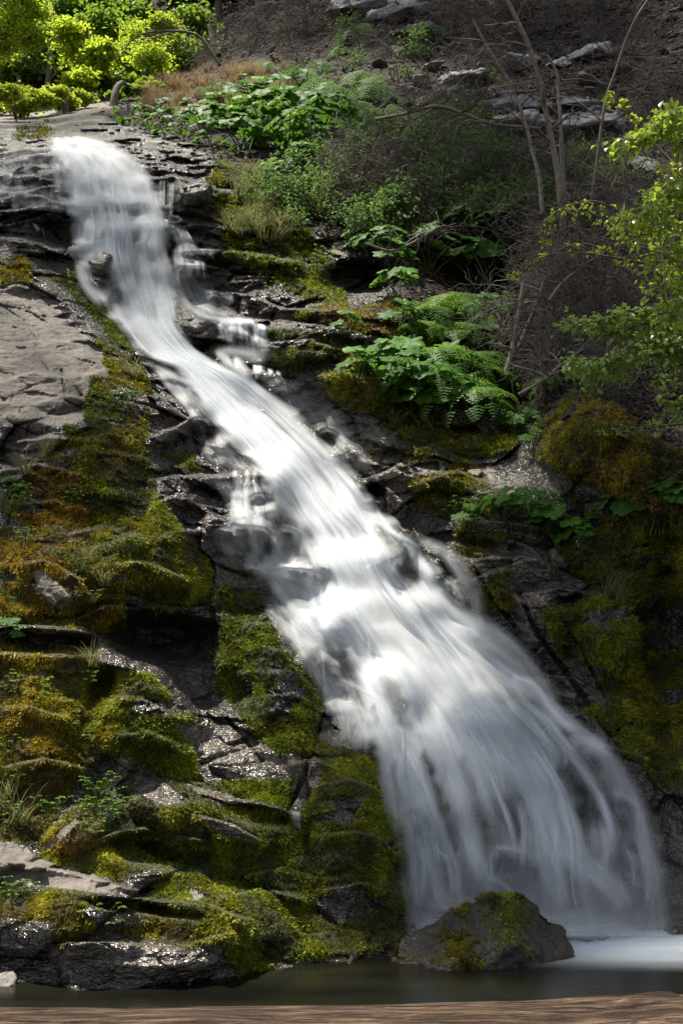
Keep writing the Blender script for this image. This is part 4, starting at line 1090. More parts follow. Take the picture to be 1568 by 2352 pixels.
def lobed_leaf(mb, c, n, r, tint, lobes=9, seg=4):
    a, b, n = frame(n)
    k = lobes * seg; th = np.arange(k) * 2 * math.pi / k; ph = (np.arange(k) % seg) / seg
    off = rng.uniform(0, 6)
    notch = 1 - .34 * (np.abs(ph - 0) < .01) + .05 * np.sin(th * 23 + off)
    sc = 1 + .12 * np.sin(th * 2 + off)
    gap = 1 - .5 * np.exp(-((np.angle(np.exp(1j * (th - off)))) / .22) ** 2)
    def ring(f, z):
        rr = r * f
        return c + (a * (np.cos(th) * rr)[:, None] + b * (np.sin(th) * rr)[:, None]) + n * (z * r if np.isscalar(z) else (z * r)[:, None])
    wave = .10 * np.sin(th * lobes / 2 + off)
    v = np.vstack([[c - n * .05 * r], ring(.5 * np.ones(k), .07 + .3 * wave), ring(notch * sc * gap, -.04 + wave - .1 * (ph == 0))])
    f = []
    for i in range(k):
        j = (i + 1) % k
        f += [(0, 1 + i, 1 + j), (1 + i, 1 + k + i, 1 + k + j), (1 + i, 1 + k + j, 1 + j)]
    ti = np.concatenate([[tint * .8], np.full(k, tint), np.clip(np.full(k, tint) + .08, 0, 1)])
    mb.add(v, f, ti)

def oval_leaf(mb, c, d, n, l, w, tint):
    """pointed leaf, folded on its midrib and drooping at the tip"""
    d = d / (np.linalg.norm(d) + 1e-9); s_ = np.cross(d, n); s_ /= np.linalg.norm(s_) + 1e-9; n = np.cross(s_, d)
    v = [c, c + d * l * .35 - s_ * w + n * .12 * l, c + d * l * .45, c + d * l * .35 + s_ * w + n * .12 * l, c + d * l * .95 - n * .12 * l]
    mb.add(v, [(0, 2, 1), (0, 3, 2), (1, 2, 4), (2, 3, 4)], tint)

def arc(p0, d, l, droop, n=7):
    p = [np.array(p0, float)]; d = np.array(d, float); d /= np.linalg.norm(d)
    for i in range(n - 1):
        p.append(p[-1] + d * l / (n - 1)); d = d + np.array((0, 0, -droop)); d /= np.linalg.norm(d)
    return np.array(p)

def umbrella_plant(nl=12, r=.2, h=.6, spread=.6, name="umbrella_plant", face=.55):
    t = empty(name); st, lf = MB(), MB()
    for i in range(nl):
        az = rng.uniform(0, 2 * math.pi); rr = spread * math.sqrt(rng.uniform(.02, 1))
        top = np.array((rr * math.cos(az), rr * math.sin(az) * .8, h * rng.uniform(.55, 1.05) * (1 - .25 * rr / spread)))
        base = np.array((rng.normal(0, .04), rng.normal(0, .04), -.05))
        mid = (base + top) / 2 + np.array((0, 0, h * .15))
        st.tube([base, (base + mid) / 2 + (0, 0, .03), mid, (mid + top) / 2 + (0, 0, .02), top], .009 * r / .2 + .003, .005, 4, rng.random())
        n = np.array((.45 * math.cos(az) + rng.normal(0, .22), .35 * math.sin(az) - face + rng.normal(0, .2), 1.0))
        lobed_leaf(lf, top, n, r * rng.uniform(.55, 1.2), rng.uniform(.15, .95))
    lf.build("leaves", M_umb, t); st.build("stems", M_stem, t)
    return t

def frond(mb, p0, d, l, w, tint, droop=.16, np_=22):
    pts = arc(p0, d, l, droop, np_); tg = np.gradient(pts, axis=0); tg /= np.linalg.norm(tg, axis=1)[:, None]
    mb.tube(pts, .004, .0015, 3, tint * .6)
    side = np.cross(tg[0], (0, 0, 1)); side /= np.linalg.norm(side) + 1e-9
    for i in range(2, np_):
        f = i / np_; pl = w * (math.sin(min(1, f * 1.25 + .12) * math.pi) ** .7 if f < .75 else (1 - f) * 2.4 + .05)
        up = np.cross(side, tg[i])
        for s_ in (-1, 1):
            dd = side * s_ + tg[i] * .35 - up * .15 * rng.random()
            # each leaflet is cut into small teeth: three overlapping slips
            for q in range(3):
                c = pts[i] + dd * pl * (q * .30); 
                oval_leaf(mb, c, dd + tg[i] * .25 * ((q % 2) * 2 - 1) * .6, up, pl * .44 * (1 - q * .15), l / np_ * .30, tint + rng.normal(0, .06))

def fern(nf=9, l=.6, name="fern", mat=None, w=.2):
    t = empty(name); lf = MB()
    for i in range(nf):
        az = rng.uniform(0, 2 * math.pi)
        d = np.array((math.cos(az) * .8, math.sin(az) * .6 - .25, rng.uniform(.6, 1.2)))
        frond(lf, (0, 0, 0), d, l * rng.uniform(.7, 1.15), l * w * rng.uniform(.8, 1.2), rng.uniform(.25, .95))
    lf.build("fronds", mat or M_fern, t)
    st = MB()
    for i in range(6): st.tube(arc((0, 0, -.05), (rng.normal(0, .4), rng.normal(0, .4), 1), l * .2, .1, 4), .008, .004, 4, .3)
    st.build("stems", M_stem, t)
    return t

def grow(mb, p, d, l, r, depth, tips, wig=.25, split=(2, 4), droop=0.0, k=4, tint=.5, shrink=.62, segs=5):
    pts = [np.array(p, float)]; d = np.array(d, float); d /= np.linalg.norm(d)
    for i in range(segs):
        d = d + rng.normal(0, wig, 3) * .6; d[2] -= droop; d /= np.linalg.norm(d)
        pts.append(pts[-1] + d * l / segs)
    pts = np.array(pts)
    mb.tube(pts, r, r * .55, k, tint + rng.normal(0, .08))
    if depth == 0:
        tips.append((pts, d)); return
    for i in range(rng.integers(*split) + 1):
        q = rng.integers(max(1, segs // 3), segs + 1)
        nd = d + rng.normal(0, .75, 3)
        grow(mb, pts[q], nd, l * shrink * rng.uniform(.7, 1.25), r * .55, depth - 1, tips, wig, split, droop, max(3, k - 1), tint, shrink, segs)

def shrub(h=1.0, leaf=.05, mat=None, n0=7, name="shrub", dens=5, depth=2):
    t = empty(name); st, lf = MB(), MB(); tips = []
    for i in range(n0):
        az = rng.uniform(0, 2 * math.pi)
        grow(st, (0, 0, -.05), (math.cos(az) * .7, math.sin(az) * .6 - .1, 1), h * .5, .012 * h, depth, tips, .3, (2, 4), .03, 4, .3)
    for pts, d in tips:
        for q in range(dens):
            i = rng.integers(1, len(pts)); c = pts[i] + rng.normal(0, leaf * .5, 3)
            dd = rng.normal(0, 1, 3); dd[2] = dd[2] * .4 - .1
            oval_leaf(lf, c, dd, np.array((rng.normal(0, .35), -.35 + rng.normal(0, .3), 1.)), leaf * rng.uniform(.7, 1.4), leaf * .32, np.clip(rng.normal(.5, .22), 0, 1))
    lf.build("leaves", mat or M_shrub, t); st.build("stems", M_twig, t)
    return t

def brush(h=1.0, n0=16, name="dead_brush", depth=2, flat=.6, spreadx=1.0, r=.009):
    t = empty(name); st = MB(); tips = []
    for i in range(n0):
        az = rng.uniform(0, 2 * math.pi)
        grow(st, (rng.normal(0, .12) * h, rng.normal(0, .12) * h, 0), (math.cos(az) * spreadx, math.sin(az) * .6 - .3, flat + rng.random() * .6), h * .6, r, depth, tips, .45, (3, 6), .05, 3, .45, .6, 6)
    o = st.build("twigs", M_twig, t)
    return t

def grass(n=60, l=.3, name="grass_tuft", hang=.25, mat=None):
    st = MB()
    for i in range(n):
        az = rng.uniform(0, 2 * math.pi)
        pts = arc((rng.normal(0, .03), rng.normal(0, .03), 0), (math.cos(az) * .5, math.sin(az) * .4 - .3, 1), l * rng.uniform(.5, 1.2), hang, 6)
        s_ = np.array((math.sin(az), -math.cos(az), 0)) * .0045
        w = np.linspace(1, .05, 6)[:, None]
        v = np.vstack([pts - s_ * w, pts + s_ * w]); f = []
        for j in range(5): f += [(j, j + 1, j + 7), (j, j + 7, j + 6)]
        st.add(v, f, rng.random())
    return st.build(name, mat or M_grass)

def herb(n=26, leaf=.03, h=.14, name="small_herb", sp=.2):
    t = empty(name); st, lf = MB(), MB()
    for i in range(n):
        az = rng.uniform(0, 2 * math.pi); rr = sp * math.sqrt(rng.random())
        top = np.array((rr * math.cos(az), rr * math.sin(az) * .7, h * rng.uniform(.3, 1.1)))
        st.tube([(0.3 * top[0], .3 * top[1], -.02), top * .6 + (0, 0, .01), top], .002, .0015, 3, .5)
        for q in range(3):
            dd = np.array((math.cos(az + q * 2.1), math.sin(az + q * 2.1), -.05))
            oval_leaf(lf, top, dd, np.array((rng.normal(0, .2), -.35, 1.)), leaf * rng.uniform(.7, 1.3), leaf * .42, np.clip(rng.normal(.55, .25), 0, 1))
    lf.build("leaves", M_herb, t); st.build("stems", M_stem, t)
    return t

USED = {}
def place(proto, px, py, sc, label, cat, group, rz=None, dy=-.03, tilt=None):
    first = proto.name not in USED
    USED[proto.name] = 1
    o = proto if first else copy_thing(proto)
    c = spot(px, py)
    o.location = c + Vector((0, dy, -.01))
    z = rng.uniform(-.9, .9) if rz is None else rz
    o.rotation_euler = (0 if tilt is None else tilt, 0, z); o.scale = (sc,) * 3
    tag(o, label, cat, group)
    return o

# --- broad leaved umbrella plants
UP = [umbrella_plant(13, .2, .62, .6), umbrella_plant(10, .22, .55, .5), umbrella_plant(17, .17, .6, .7), umbrella_plant(6, .2, .5, .35)]
g1 = "umbrella plants on the bank above the upper falls"; g2 = "umbrella plants in the shady hollow"; g3 = "umbrella plants in the fern clump"; g4 = "umbrella plants on the right bank"
for i, (px, py, k, s_, lab, g) in enumerate([
    (470,300,2,.95,"dark umbrella plant nearest the lip of the falls",g1),(530,285,0,1.1,"umbrella plant one place right of the leafy bank's left end",g1),
    (560,345,1,1.2,"umbrella plant hanging low over the dark rock by the top cascade",g1),(610,310,0,1.35,"umbrella plant in the middle of the leafy bank above the falls",g1),
    (655,350,2,1.2,"umbrella plant directly above the tall pale grass",g1),(690,300,1,1.6,"largest bright umbrella plant of the upper leafy bank",g1),
    (735,335,0,1.35,"umbrella plant at the right end of the upper leafy bank",g1),(640,262,0,1.3,"umbrella plant at the upper rim of the leafy bank under the pale ferns",g1),
    (580,262,2,1.2,"umbrella plant behind the others beneath the orange grass",g1),(780,290,1,1.3,"umbrella plant under the large pale fern, right of the leafy bank",g1),
    (645,440,3,1.1,"lone umbrella plant low on the bank amid dry grass",g1),(700,395,3,1.0,"small umbrella plant between the leafy bank and the dead brush",g1),
    (850,600,2,.8,"umbrella plant at the left mouth of the dark hollow",g2),(905,625,3,.9,"small umbrella plant beneath the left one in the dark hollow",g2),(905,680,1,.7,"umbrella plant right above the orange moss ledge",g2),
    (990,625,0,1.15,"umbrella plant in the centre of the dark hollow",g2),(1040,570,1,1.35,"tall umbrella plant at the back of the dark hollow",g2),(1105,660,1,1.45,"umbrella plant with the biggest hanging leaf in the dark hollow",g2),
    (1110,585,2,1.2,"umbrella plant under the yellow twigs at the hollow's right side",g2),(1170,560,0,1.0,"umbrella plant behind the sapling bases",g2),(1165,745,3,.9,"single-stemmed umbrella plant low in the dark gap beside the thin dead stem",g2),
    (885,905,0,.75,"umbrella plant at the left front of the fern clump",g3),(930,945,2,.75,"umbrella plant at the foot of the fern clump, nearest the falls",g3),(975,975,1,.7,"lowest umbrella plant under the ferns",g3),
    (950,880,0,.7,"umbrella plant with bright leaves in the left middle of the fern clump",g3),(1085,760,2,.7,"umbrella plant beside the top fern at the clump's right shoulder",g3),(1110,830,0,.7,"umbrella plant at the right side of the fern clump, half way down",g3),
    (1070,965,1,.75,"umbrella plant with large round leaves at the clump's lower right",g3),(1125,950,3,.95,"umbrella plant reaching out over the gully at right of the clump",g3),(1050,900,0,.8,"umbrella plant hidden under the right fern of the clump",g3),(905,860,1,.7,"umbrella plant at the top left shoulder of the clump",g3),(960,930,2,.8,"umbrella plant in the lower left middle of the clump",g3),(1020,975,3,.8,"umbrella plant in the shade below the middle fern",g3),
    (920,765,3,.7,"small umbrella plant left of the uppermost fern",g3),(800,770,3,.5,"little umbrella plant on the brown rock between the two moss ledges",g3),(825,870,3,.6,"little umbrella plant on the end of the orange moss ridge",g3),
    (1190,1000,2,.5,"compact umbrella plant in the gully left of the orange moss mound",g4),(1220,1035,3,.5,"compact umbrella plant lower in the gully by the moss mound",g4),
    (1450,1215,1,.75,"umbrella plant with pale wide leaves at the right edge",g4),(1510,1215,3,.95,"pale umbrella plant in the right corner below the moss mound",g4),(1560,1200,3,.8,"umbrella plant cut by the right edge of the photo",g4),
    (1080,1215,3,.5,"small umbrella plant hanging over the rock beside the falls",g4),(1150,1195,2,.5,"umbrella plant in the middle of the low leafy row on the right bank",g4),(1205,1200,2,.5,"umbrella plant at the right of the low leafy row",g4),
    (1290,1250,0,.6,"umbrella plant on the wet rocks under the low leafy row",g4),(1330,1262,3,.6,"umbrella plant leaning right at the wet rocks",g4)]):
    place(UP[k], px, py, s_ * (1.3 if g is g3 else 1.1), lab, "plant", g)
UL = umbrella_plant(14, .085, .35, .45)
for px, py, lab in [(300,290,"low small-leaved plant at the left tip of the leafy bank beside the smooth crest"),(345,300,"low small-leaved plant second from the crest of the falls"),(385,312,"low small-leaved plant right over the top cascade's edge"),(425,322,"low small-leaved plant on black rock right of the top cascade"),
                    (400,280,"low small-leaved plant under the orange grass"),(450,275,"low small-leaved plant where the orange grass ends"),(350,270,"low small-leaved plant close under the orange slope"),(490,335,"low small-leaved plant under the first umbrella plants")]:
    place(UL, px, py, 1.35, lab, "plant", "low plants along the crest")
UE = umbrella_plant(8, .1, .3, .25)
place(UE, 22, 1150, .8, "green lobed plant at the left edge above the orange moss", "plant", None)
place(UE, 10, 1480, .8, "lobed leaves dangling at the left edge over the dark recess", "plant", None)

# --- ferns
FP = [fern(11, .62), fern(9, .7), fern(13, .55)]
gf = "green ferns in the clump beside the falls"
for px, py, k, s_, lab in [(985,745,0,.85,"upper left fern of the clump beside the dark hollow"),(1035,735,1,.85,"topmost fern of the clump"),(960,790,2,.75,"fern bending left over the orange moss slab"),(1045,800,0,.9,"fern in the upper middle of the clump"),
    (1000,860,1,.95,"fern in the very middle of the clump"),(1085,870,2,.95,"fern on the right side of the clump"),(1040,920,0,.95,"fern in the lower middle of the clump"),(985,905,2,.8,"fern among the umbrella leaves at lower left"),(1090,945,1,.75,"lowest right fern over the gully"),(1250,905,2,.5,"little fern at the head of the orange moss mound")]:
    place(FP[k], px, py, s_ * 1.75, lab, "fern", gf, dy=-.3)
PFp = [fern(9, .95, "bracken", M_pfern, .24), fern(7, .85, "bracken", M_pfern, .26)]
gb = "pale bracken on the upper slope"
for px, py, k, s_, lab in [(520,225,0,1.1,"pale bracken just right of the orange grass"),(590,205,1,1.2,"pale bracken behind the leafy bank's left half"),(650,225,0,1.3,"pale bracken at the middle of the slope above the leafy bank"),(700,190,1,1.4,"pale bracken below the small white rock"),
    (760,225,0,1.5,"broad pale bracken above the right end of the leafy bank"),(830,195,1,1.5,"pale bracken to the left of the dark burrow hollow"),(870,235,0,1.6,"biggest pale bracken, left of the dark burrow hollow"),(820,265,1,1.4,"lower pale bracken next to the leafy bank"),
    (620,165,0,1.1,"pale bracken high on the slope under dark brush"),(740,165,1,1.2,"pale bracken beside the small white rock"),(880,280,1,1.4,"pale bracken drooping towards the hollow"),(560,170,1,1.0,"pale bracken under the arching dead branch")]:
    place(PFp[k], px, py, s_, lab, "fern", gb)

# --- leafy shrubs
SH = [shrub(1.1, .075), shrub(.9, .06), shrub(1.2, .09)]
gs_ = "leafy shrubs on the slope"
for px, py, k, s_, lab in [(1050,340,0,1.3,"pale leafy shrub left of the blue-grey rock face"),(1010,420,1,1.3,"leafy shrub within the dead brush, left"),(1085,420,2,1.3,"soft green shrub at the foot of the blue-grey rock face"),(1140,470,0,1.25,"dark leafy shrub behind the thin sapling base"),
    (1050,490,2,1.1,"green shrub directly over the umbrella plants of the hollow"),(860,490,1,1.0,"small green shrub among dead twigs over the mossy rocks"),(800,520,1,.9,"green shrub at the head of the mossy rocks"),(1135,190,1,.8,"small green bush between the upper slabs"),
    (1395,250,1,.7,"tiny yellow-green bush on the thin slab"),(940,180,1,.8,"dull green bush under the upper outcrop"),(1340,460,0,1.0,"leafy shrub behind the dark leaning stem"),(1440,420,2,1.0,"leafy shrub in front of the rock face's right end"),
    (760,430,1,1.0,"little green shrub below the leafy bank's right end"),(960,560,1,.9,"small shrub under the dead brush at the hollow's rim"),(1220,500,2,.9,"dark shrub at the foot of the thick sapling")]:
    place(SH[k], px, py, s_, lab, "shrub", gs_)

# low scrub that fills the slope between the named plants
zones = [((560,260),(90,50)),((700,240),(110,50)),((900,360),(90,60)),((1020,380),(110,70)),((760,400),(70,60)),((1150,560),(110,60)),((860,540),(80,50)),((1350,420),(90,60)),((1450,560),(90,80)),((960,520),(80,60)),((640,480),(70,50)),((1250,480),(90,60)),((900,100),(120,60)),((1080,300),(90,60))]
for i in range(120):
    (zx, zy), (wx_, wy_) = zones[i % len(zones)]
    x, y = zx + rng.uniform(-1, 1) * wx_, zy + rng.uniform(-1, 1) * wy_
    k = rng.integers(0, 3)
    if y > 300 or rng.random() < .3: place(SH[k], x, y, rng.uniform(.6, 1.15), "one of the small green shrubs filling the slope between bigger plants", "shrub", "scrub filling the slope")
    else: place(PFp[k % 2], x, y, rng.uniform(.8, 1.3), "one of the pale fern tufts filling the slope under the bracken", "fern", "fern tufts filling the slope")
# --- herbs
HB = [herb(), herb(34, .024, .12), herb(20, .036, .2)]
hs = [(275,935,1.2,"leafy herb under the yellow moss left of the falls"),(235,945,1.2,"herb beside the smooth granite slab's foot"),(300,915,.9,"herb at the top of the yellow moss"),(215,975,1,"herb left of the mossy cushion"),(165,1160,1,"herb on orange moss at the left"),
      (200,1140,.8,"herb close below the yellow-green cushion"),(60,1250,1,"herb above the bare grey patch"),(30,1330,1,"herb left of the bare grey patch"),(40,1390,1,"herb hanging under the orange moss ledge"),(120,1240,.8,"herb at the middle of the orange moss ledge"),
      (235,1880,1.2,"herb in the cleft behind the triangular mossy rock"),(240,1830,.9,"herb above the cleft rock"),(120,1870,.9,"herb on the orange moss cushion, low left"),(30,2060,1,"herb in the moss under the pale slab"),(210,2140,.9,"bright two-leaved herb over the brown wet rock"),
      (1330,1170,1.3,"thin herb on the wet slab of the gully"),(1300,1130,1,"herb at the gully's wet slab top"),(1390,1290,1.4,"herb patch climbing the right bank, upper"),(1430,1310,1.3,"herb patch climbing the right bank, second"),(1380,1330,1.2,"herb patch beside the hanging grass"),
      (1470,1390,1.4,"herb patch at the right beneath the vines"),(1490,1430,1.3,"herb patch trailing at the dark right side"),(1480,1475,1.2,"lowest herb patch at the dark right side"),(1430,1270,1.2,"herb patch over the right bank boulders"),(1360,1265,1.2,"herb beside the pale umbrella plants"),
      (1250,1215,1.2,"herb at the end of the low leafy row"),(1120,1215,1.0,"herb between the low umbrella plants"),(770,1.0*780,.8,"herb on top of the brown rock"),(830,830,.8,"herb on the orange ridge"),(850,900,.9,"herb beneath the orange ridge"),
      (700,445,1.6,"herb on the bank under the lone umbrella plant"),(560,470,1.3,"herb by the mossy rocks, upper"),(630,670,.8,"herb on the mossy rock over the dark band"),(540,400,1.4,"herb over black rock right of the top cascade"),(520,360,1.3,"herb just under the leafy bank"),
      (1060,1180,.9,"herb beside the falls on the right bank"),(1210,950,1.1,"herb at the gully mouth"),(1240,990,1.1,"herb left of the moss mound"),(1400,920,1.2,"herb on top of the moss mound"),(870,960,.8,"herb under the clump's left side"),(680,520,1.4,"herb on the mossy rocks, middle"),(740,600,1.1,"herb on the mossy rocks, lower"),(590,520,1.2,"herb on the mossy rocks, left")]
for i, (px, py, s_, lab) in enumerate(hs):
    place(HB[i % 3], px, py, s_, lab, "plant", "small herbs rooted in moss")
for i in range(70):
    x, y = [(rng.uniform(950, 1300), rng.uniform(1080, 1240)), (rng.uniform(1300, 1568), rng.uniform(1180, 1500)), (rng.uniform(500, 760), rng.uniform(440, 690)), (rng.uniform(1200, 1568), rng.uniform(880, 1150)), (rng.uniform(0, 350), rng.uniform(950, 1400)), (rng.uniform(0, 300), rng.uniform(1500, 1950))][i % 6]
    if grab(mossG, x, y) > .3: place(HB[i % 3], x, y, rng.uniform(.6, 1.1), "one of the tiny green seedlings dotted over the moss", "plant", "seedlings dotted over the moss")
GR = [grass(), grass(50, .4, hang=.35), grass(40, .25)]; GD = grass(90, .3, mat=M_dry)
for i, (px, py, s_, lab) in enumerate([(575,430,1.6,"tall pale grass tuft under the leafy bank"),(545,450,1.4,"green grass tuft left of the tall pale one"),(600,465,1.4,"grass tuft right of the tall pale one"),(1345,1090,1.3,"grass tuft hanging from the orange moss mound"),(1400,1370,1.3,"dry grass tuft on the boulder of the right bank"),
    (1430,1385,1.1,"second dry grass tuft beside the boulder's edge"),(196,1290,.9,"bright grass tuft in the orange moss at left"),(242,1345,.8,"grass tuft over the left overhang"),(50,1890,1.3,"grass tuft in the lower left orange moss"),(20,1840,1.0,"grass tuft at the left edge"),(310,870,1.1,"grass tuft at the head of the left moss band"),
    (235,1560,.9,"grass tuft on the lit yellow moss"),(215,1530,.9,"grass tuft beside the lit yellow moss"),(905,985,1.0,"grass tuft below the fern clump"),(740,480,1.4,"dry grass under the dead brush"),(60,1090,1.1,"dry grass on the left rock"),(110,1050,1.0,"dry grass at the foot of the granite slab"),(30,1180,1.1,"dry grass at the left edge near the lobed plant"),
    (430,215,1.8,"orange dry grass on the crest slope"),(380,235,1.6,"orange dry grass near the crest rock"),(480,195,1.8,"orange dry grass higher on the crest slope"),(350,215,1.5,"orange dry grass behind the crest rock"),(530,175,1.7,"orange dry grass under the arching branch")]):
    proto_ = GD if lab.startswith("orange") else GR[i % 3]
    place(proto_, px, py, s_, lab, "grass", "grass tufts")

# --- dead brush
BR = [brush(1.2), brush(1.0, 20), brush(1.4, 14, spreadx=1.4, flat=.3)]
gd = "dead brush thickets"
for i, (px, py, k, s_, lab) in enumerate([(880,420,1,1.3,"dead brush left of the pale shrub"),(830,400,2,1.2,"dead brush at the dark burrow"),(930,480,0,1.4,"dead brush in the middle of the slope"),(990,510,2,1.2,"dead brush overhanging the dark hollow"),(800,460,0,1.1,"dead brush over the mossy rocks"),
    (1290,600,1,1.2,"dead brush behind the yellow twig, right of the hollow"),(1350,640,2,1.3,"dead brush in the middle of the right thicket"),(1410,560,0,1.3,"dead brush above the right thicket"),(1260,700,1,1.0,"dead brush over the dark gap"),(1340,740,0,1.1,"dead brush under the soft green leaves"),
    (1300,850,2,1.0,"dead brush above the orange moss mound"),(1460,680,1,1.2,"dead brush behind the right tree's leaves"),(1500,820,2,1.0,"dead brush low behind the right tree"),(1400,900,0,.8,"dead brush lying on the moss mound's head"),(1220,820,0,.9,"dead brush next to the thin dead stem"),
    (600,110,1,1.8,"dark brush left of the top outcrops"),(680,100,0,2.0,"dark brush under the top outcrop"),(540,95,2,1.8,"dark brush beside the leaning snag"),(1060,110,0,1.6,"dead brush left of the thick sapling, high up"),(1290,70,1,1.6,"dead brush right of the thick sapling, high up"),
    (1450,150,2,1.7,"dead brush high at the right"),(1500,300,0,1.4,"dead brush right of the biggest rock face"),(1000,290,2,1.2,"dead brush at the burrow's right"),(1200,420,1,1.1,"dead brush between the sapling bases"),(740,60,2,2.0,"dark brush behind the first outcrop"),(1150,40,1,1.7,"dead brush at the top between saplings"),
    (960,330,1,1.2,"dead brush mat by the dark burrow"),(1400,480,1,1.2,"dead brush at the dark leaning stem"),(1520,480,2,1.3,"dead brush at the right edge over the tree leaves"),(640,60,2,1.9,"dark brush at the top, left of middle"),(1380,20,0,1.8,"dead brush at the top right"),(480,150,1,1.2,"dark brush by the arching branch")]):
    place(BR[k], px, py, s_, lab, "brush", gd, dy=-.1)

for i in range(46):
    x, y = [(rng.uniform(780, 1568), rng.uniform(330, 560)), (rng.uniform(1200, 1568), rng.uniform(540, 860)), (rng.uniform(500, 1100), rng.uniform(20, 170)), (rng.uniform(1000, 1568), rng.uniform(0, 330))][i % 4]
    place(BR[int(rng.integers(0, 3))], x, y, rng.uniform(.8, 1.4), "one of the tangled dead bushes covering the shaded slope", "brush", "tangle of dead bushes", dy=-.1)
for i in range(75):
    x, y = [(rng.uniform(330, 660), rng.uniform(160, 260)), (rng.uniform(520, 760), rng.uniform(400, 560))][i % 4 == 0]
    place(GR[int(rng.integers(0, 3))] if i % 4 == 0 else GD, x, y, rng.uniform(1.3, 2.0), "one of the small dry grass tufts on the slope above the falls", "grass", "dry grass on the slope")

st_ = []
for i in range(5):
    mb = MB(); c_ = arc((-.5, 0, 0), (1, rng.normal(0, .2), rng.normal(0, .15)), 1.0, rng.normal(0, .03), 9) + rng.normal(0, .012, (9, 3))
    mb.tube(c_, .016, .007, 5, rng.uniform(.5, .95)); st_.append(mb.build("fallen_stick", M_bark))
for i in range(60):
    x, y = rng.uniform(700, 1568), rng.uniform(20, 420)
    o = st_[i] if i < 5 else st_[i % 5].copy()
    if i >= 5: COL.objects.link(o)
    o.location = spot(x, y) + Vector((0, -.06, .05)); o.rotation_euler = (rng.normal(0, .2), rng.normal(-.35, .35), rng.normal(0, .5)); o.scale = (rng.uniform(.7, 2.2), 1.2, 1.2)
    tag(o, "one of the bare grey sticks fallen across the litter of the upper slope", "stick", "fallen sticks on the slope")

# --- bare saplings and dead stems: bearings traced at one distance, so they stand upright
def stem_thing(name, label, pts, Yd, r0, r1, twigs=8, cat="sapling", group=None, tl=.5, tint=.7, lean=0.0):
    b0 = pts[0]; P3 = []
    for i, (x, y) in enumerate(pts):
        yy = Yd + lean * i / len(pts)
        a, b = bearing(x, y); P3.append((float(a) * yy, yy, CAMZ + float(b) * yy))
    P3 = np.array(P3); org = P3[0].copy()
    c = catmull(P3 - org, 40); c[:, 1] += .03 * fbm(c * 2 + org, 2, 3)
    t = empty(name, tuple(org)); mb = MB(); mb.tube(c, r0, r1, 8, np.clip(tint + .2 * noise(c * 3, 4), 0, 1).mean(), .25); mb.build("trunk", M_bark, t)
    if twigs:
        tw = MB(); tips = []
        for i in range(twigs):
            q = rng.integers(8, 39); grow(tw, c[q], (rng.choice([-1, 1]) * rng.uniform(.5, 1), rng.normal(0, .5), rng.uniform(-.1, .7)), tl * rng.uniform(.5, 1.3), r1 * .6 + .003, 2, tips, .3, (1, 3), .02, 3, .5)
        tw.build("branches", M_twig, t)
    return tag(t, label, cat, group)
gsap = "bare saplings on the slope"
stem_thing("bare_sapling", "thickest bare sapling with a pale lit upper trunk", [(1292,530),(1280,400),(1262,300),(1245,225),(1225,140),(1200,75),(1155,-20)], 14.6, .055, .034, 8, group=gsap, tint=.7, tl=.8)
stem_thing("bare_sapling", "thin pale bare sapling leaning left of the thickest one", [(1245,490),(1238,420),(1222,350),(1200,265),(1165,180),(1120,110),(1085,45)], 14.7, .038, .018, 7, group=gsap, tint=.8, tl=.7)
stem_thing("bare_sapling", "short forked snag right of the thickest sapling", [(1300,500),(1290,380),(1287,300),(1283,230),(1278,170),(1256,125)], 14.9, .042, .022, 5, group=gsap, tint=.6)
stem_thing("bare_sapling", "dark thin leaning sapling right of the grey rock face", [(1355,470),(1370,370),(1388,240),(1410,170),(1450,60),(1500,-20)], 14.3, .03, .02, 8, group=gsap, tint=.3, tl=.8)
stem_thing("dead_snag", "short pale dead stem standing in the dark gap beside the ferns", [(1158,865),(1175,810),(1185,750),(1195,690),(1200,650)], 12.1, .045, .025, 4, cat="stem", tint=.6)
stem_thing("dead_snag", "darker dead stem right of the pale one in the dark gap", [(1190,800),(1215,740),(1235,690),(1250,640)], 12.3, .035, .02, 4, cat="stem", tint=.35)
stem_thing("leaning_snag", "short grey leaning snag behind the crest, above the bracken", [(502,128),(495,110),(487,85),(483,58)], 27, .11, .07, 0, cat="snag", tint=.8)
stem_thing("arching_branch", "long bare branch arching over the crest grass", [(505,150),(480,110),(450,80),(400,72),(340,75),(300,95),(280,130)], 24.5, .05, .012, 14, cat="branch", tint=.3, tl=1.2)
stem_thing("fallen_branch", "pale fallen branch reaching across the burrow to the saplings", [(860,275),(930,262),(1000,245),(1060,260),(1130,285),(1240,295)], 15.5, .03, .03, 14, cat="branch", tint=.7, tl=.9)
stem_thing("fallen_branch", "thin bare branch low over the dark hollow", [(840,560),(900,575),(950,555),(1010,520)], 14.3, .02, .02, 8, cat="branch", tint=.6, tl=.5)
stem_thing("fallen_branch", "bare grey branch above the moss mound, pointing to the gap", [(1190,905),(1250,870),(1285,840),(1340,800)], 10.6, .016, .012, 10, cat="branch", tint=.85, tl=.5)
stem_thing("fallen_branch", "bare grey branch tangle right of the yellow twigs", [(1260,690),(1290,650),(1340,610),(1400,570)], 11.5, .018, .012, 14, cat="branch", tint=.8, tl=.7)
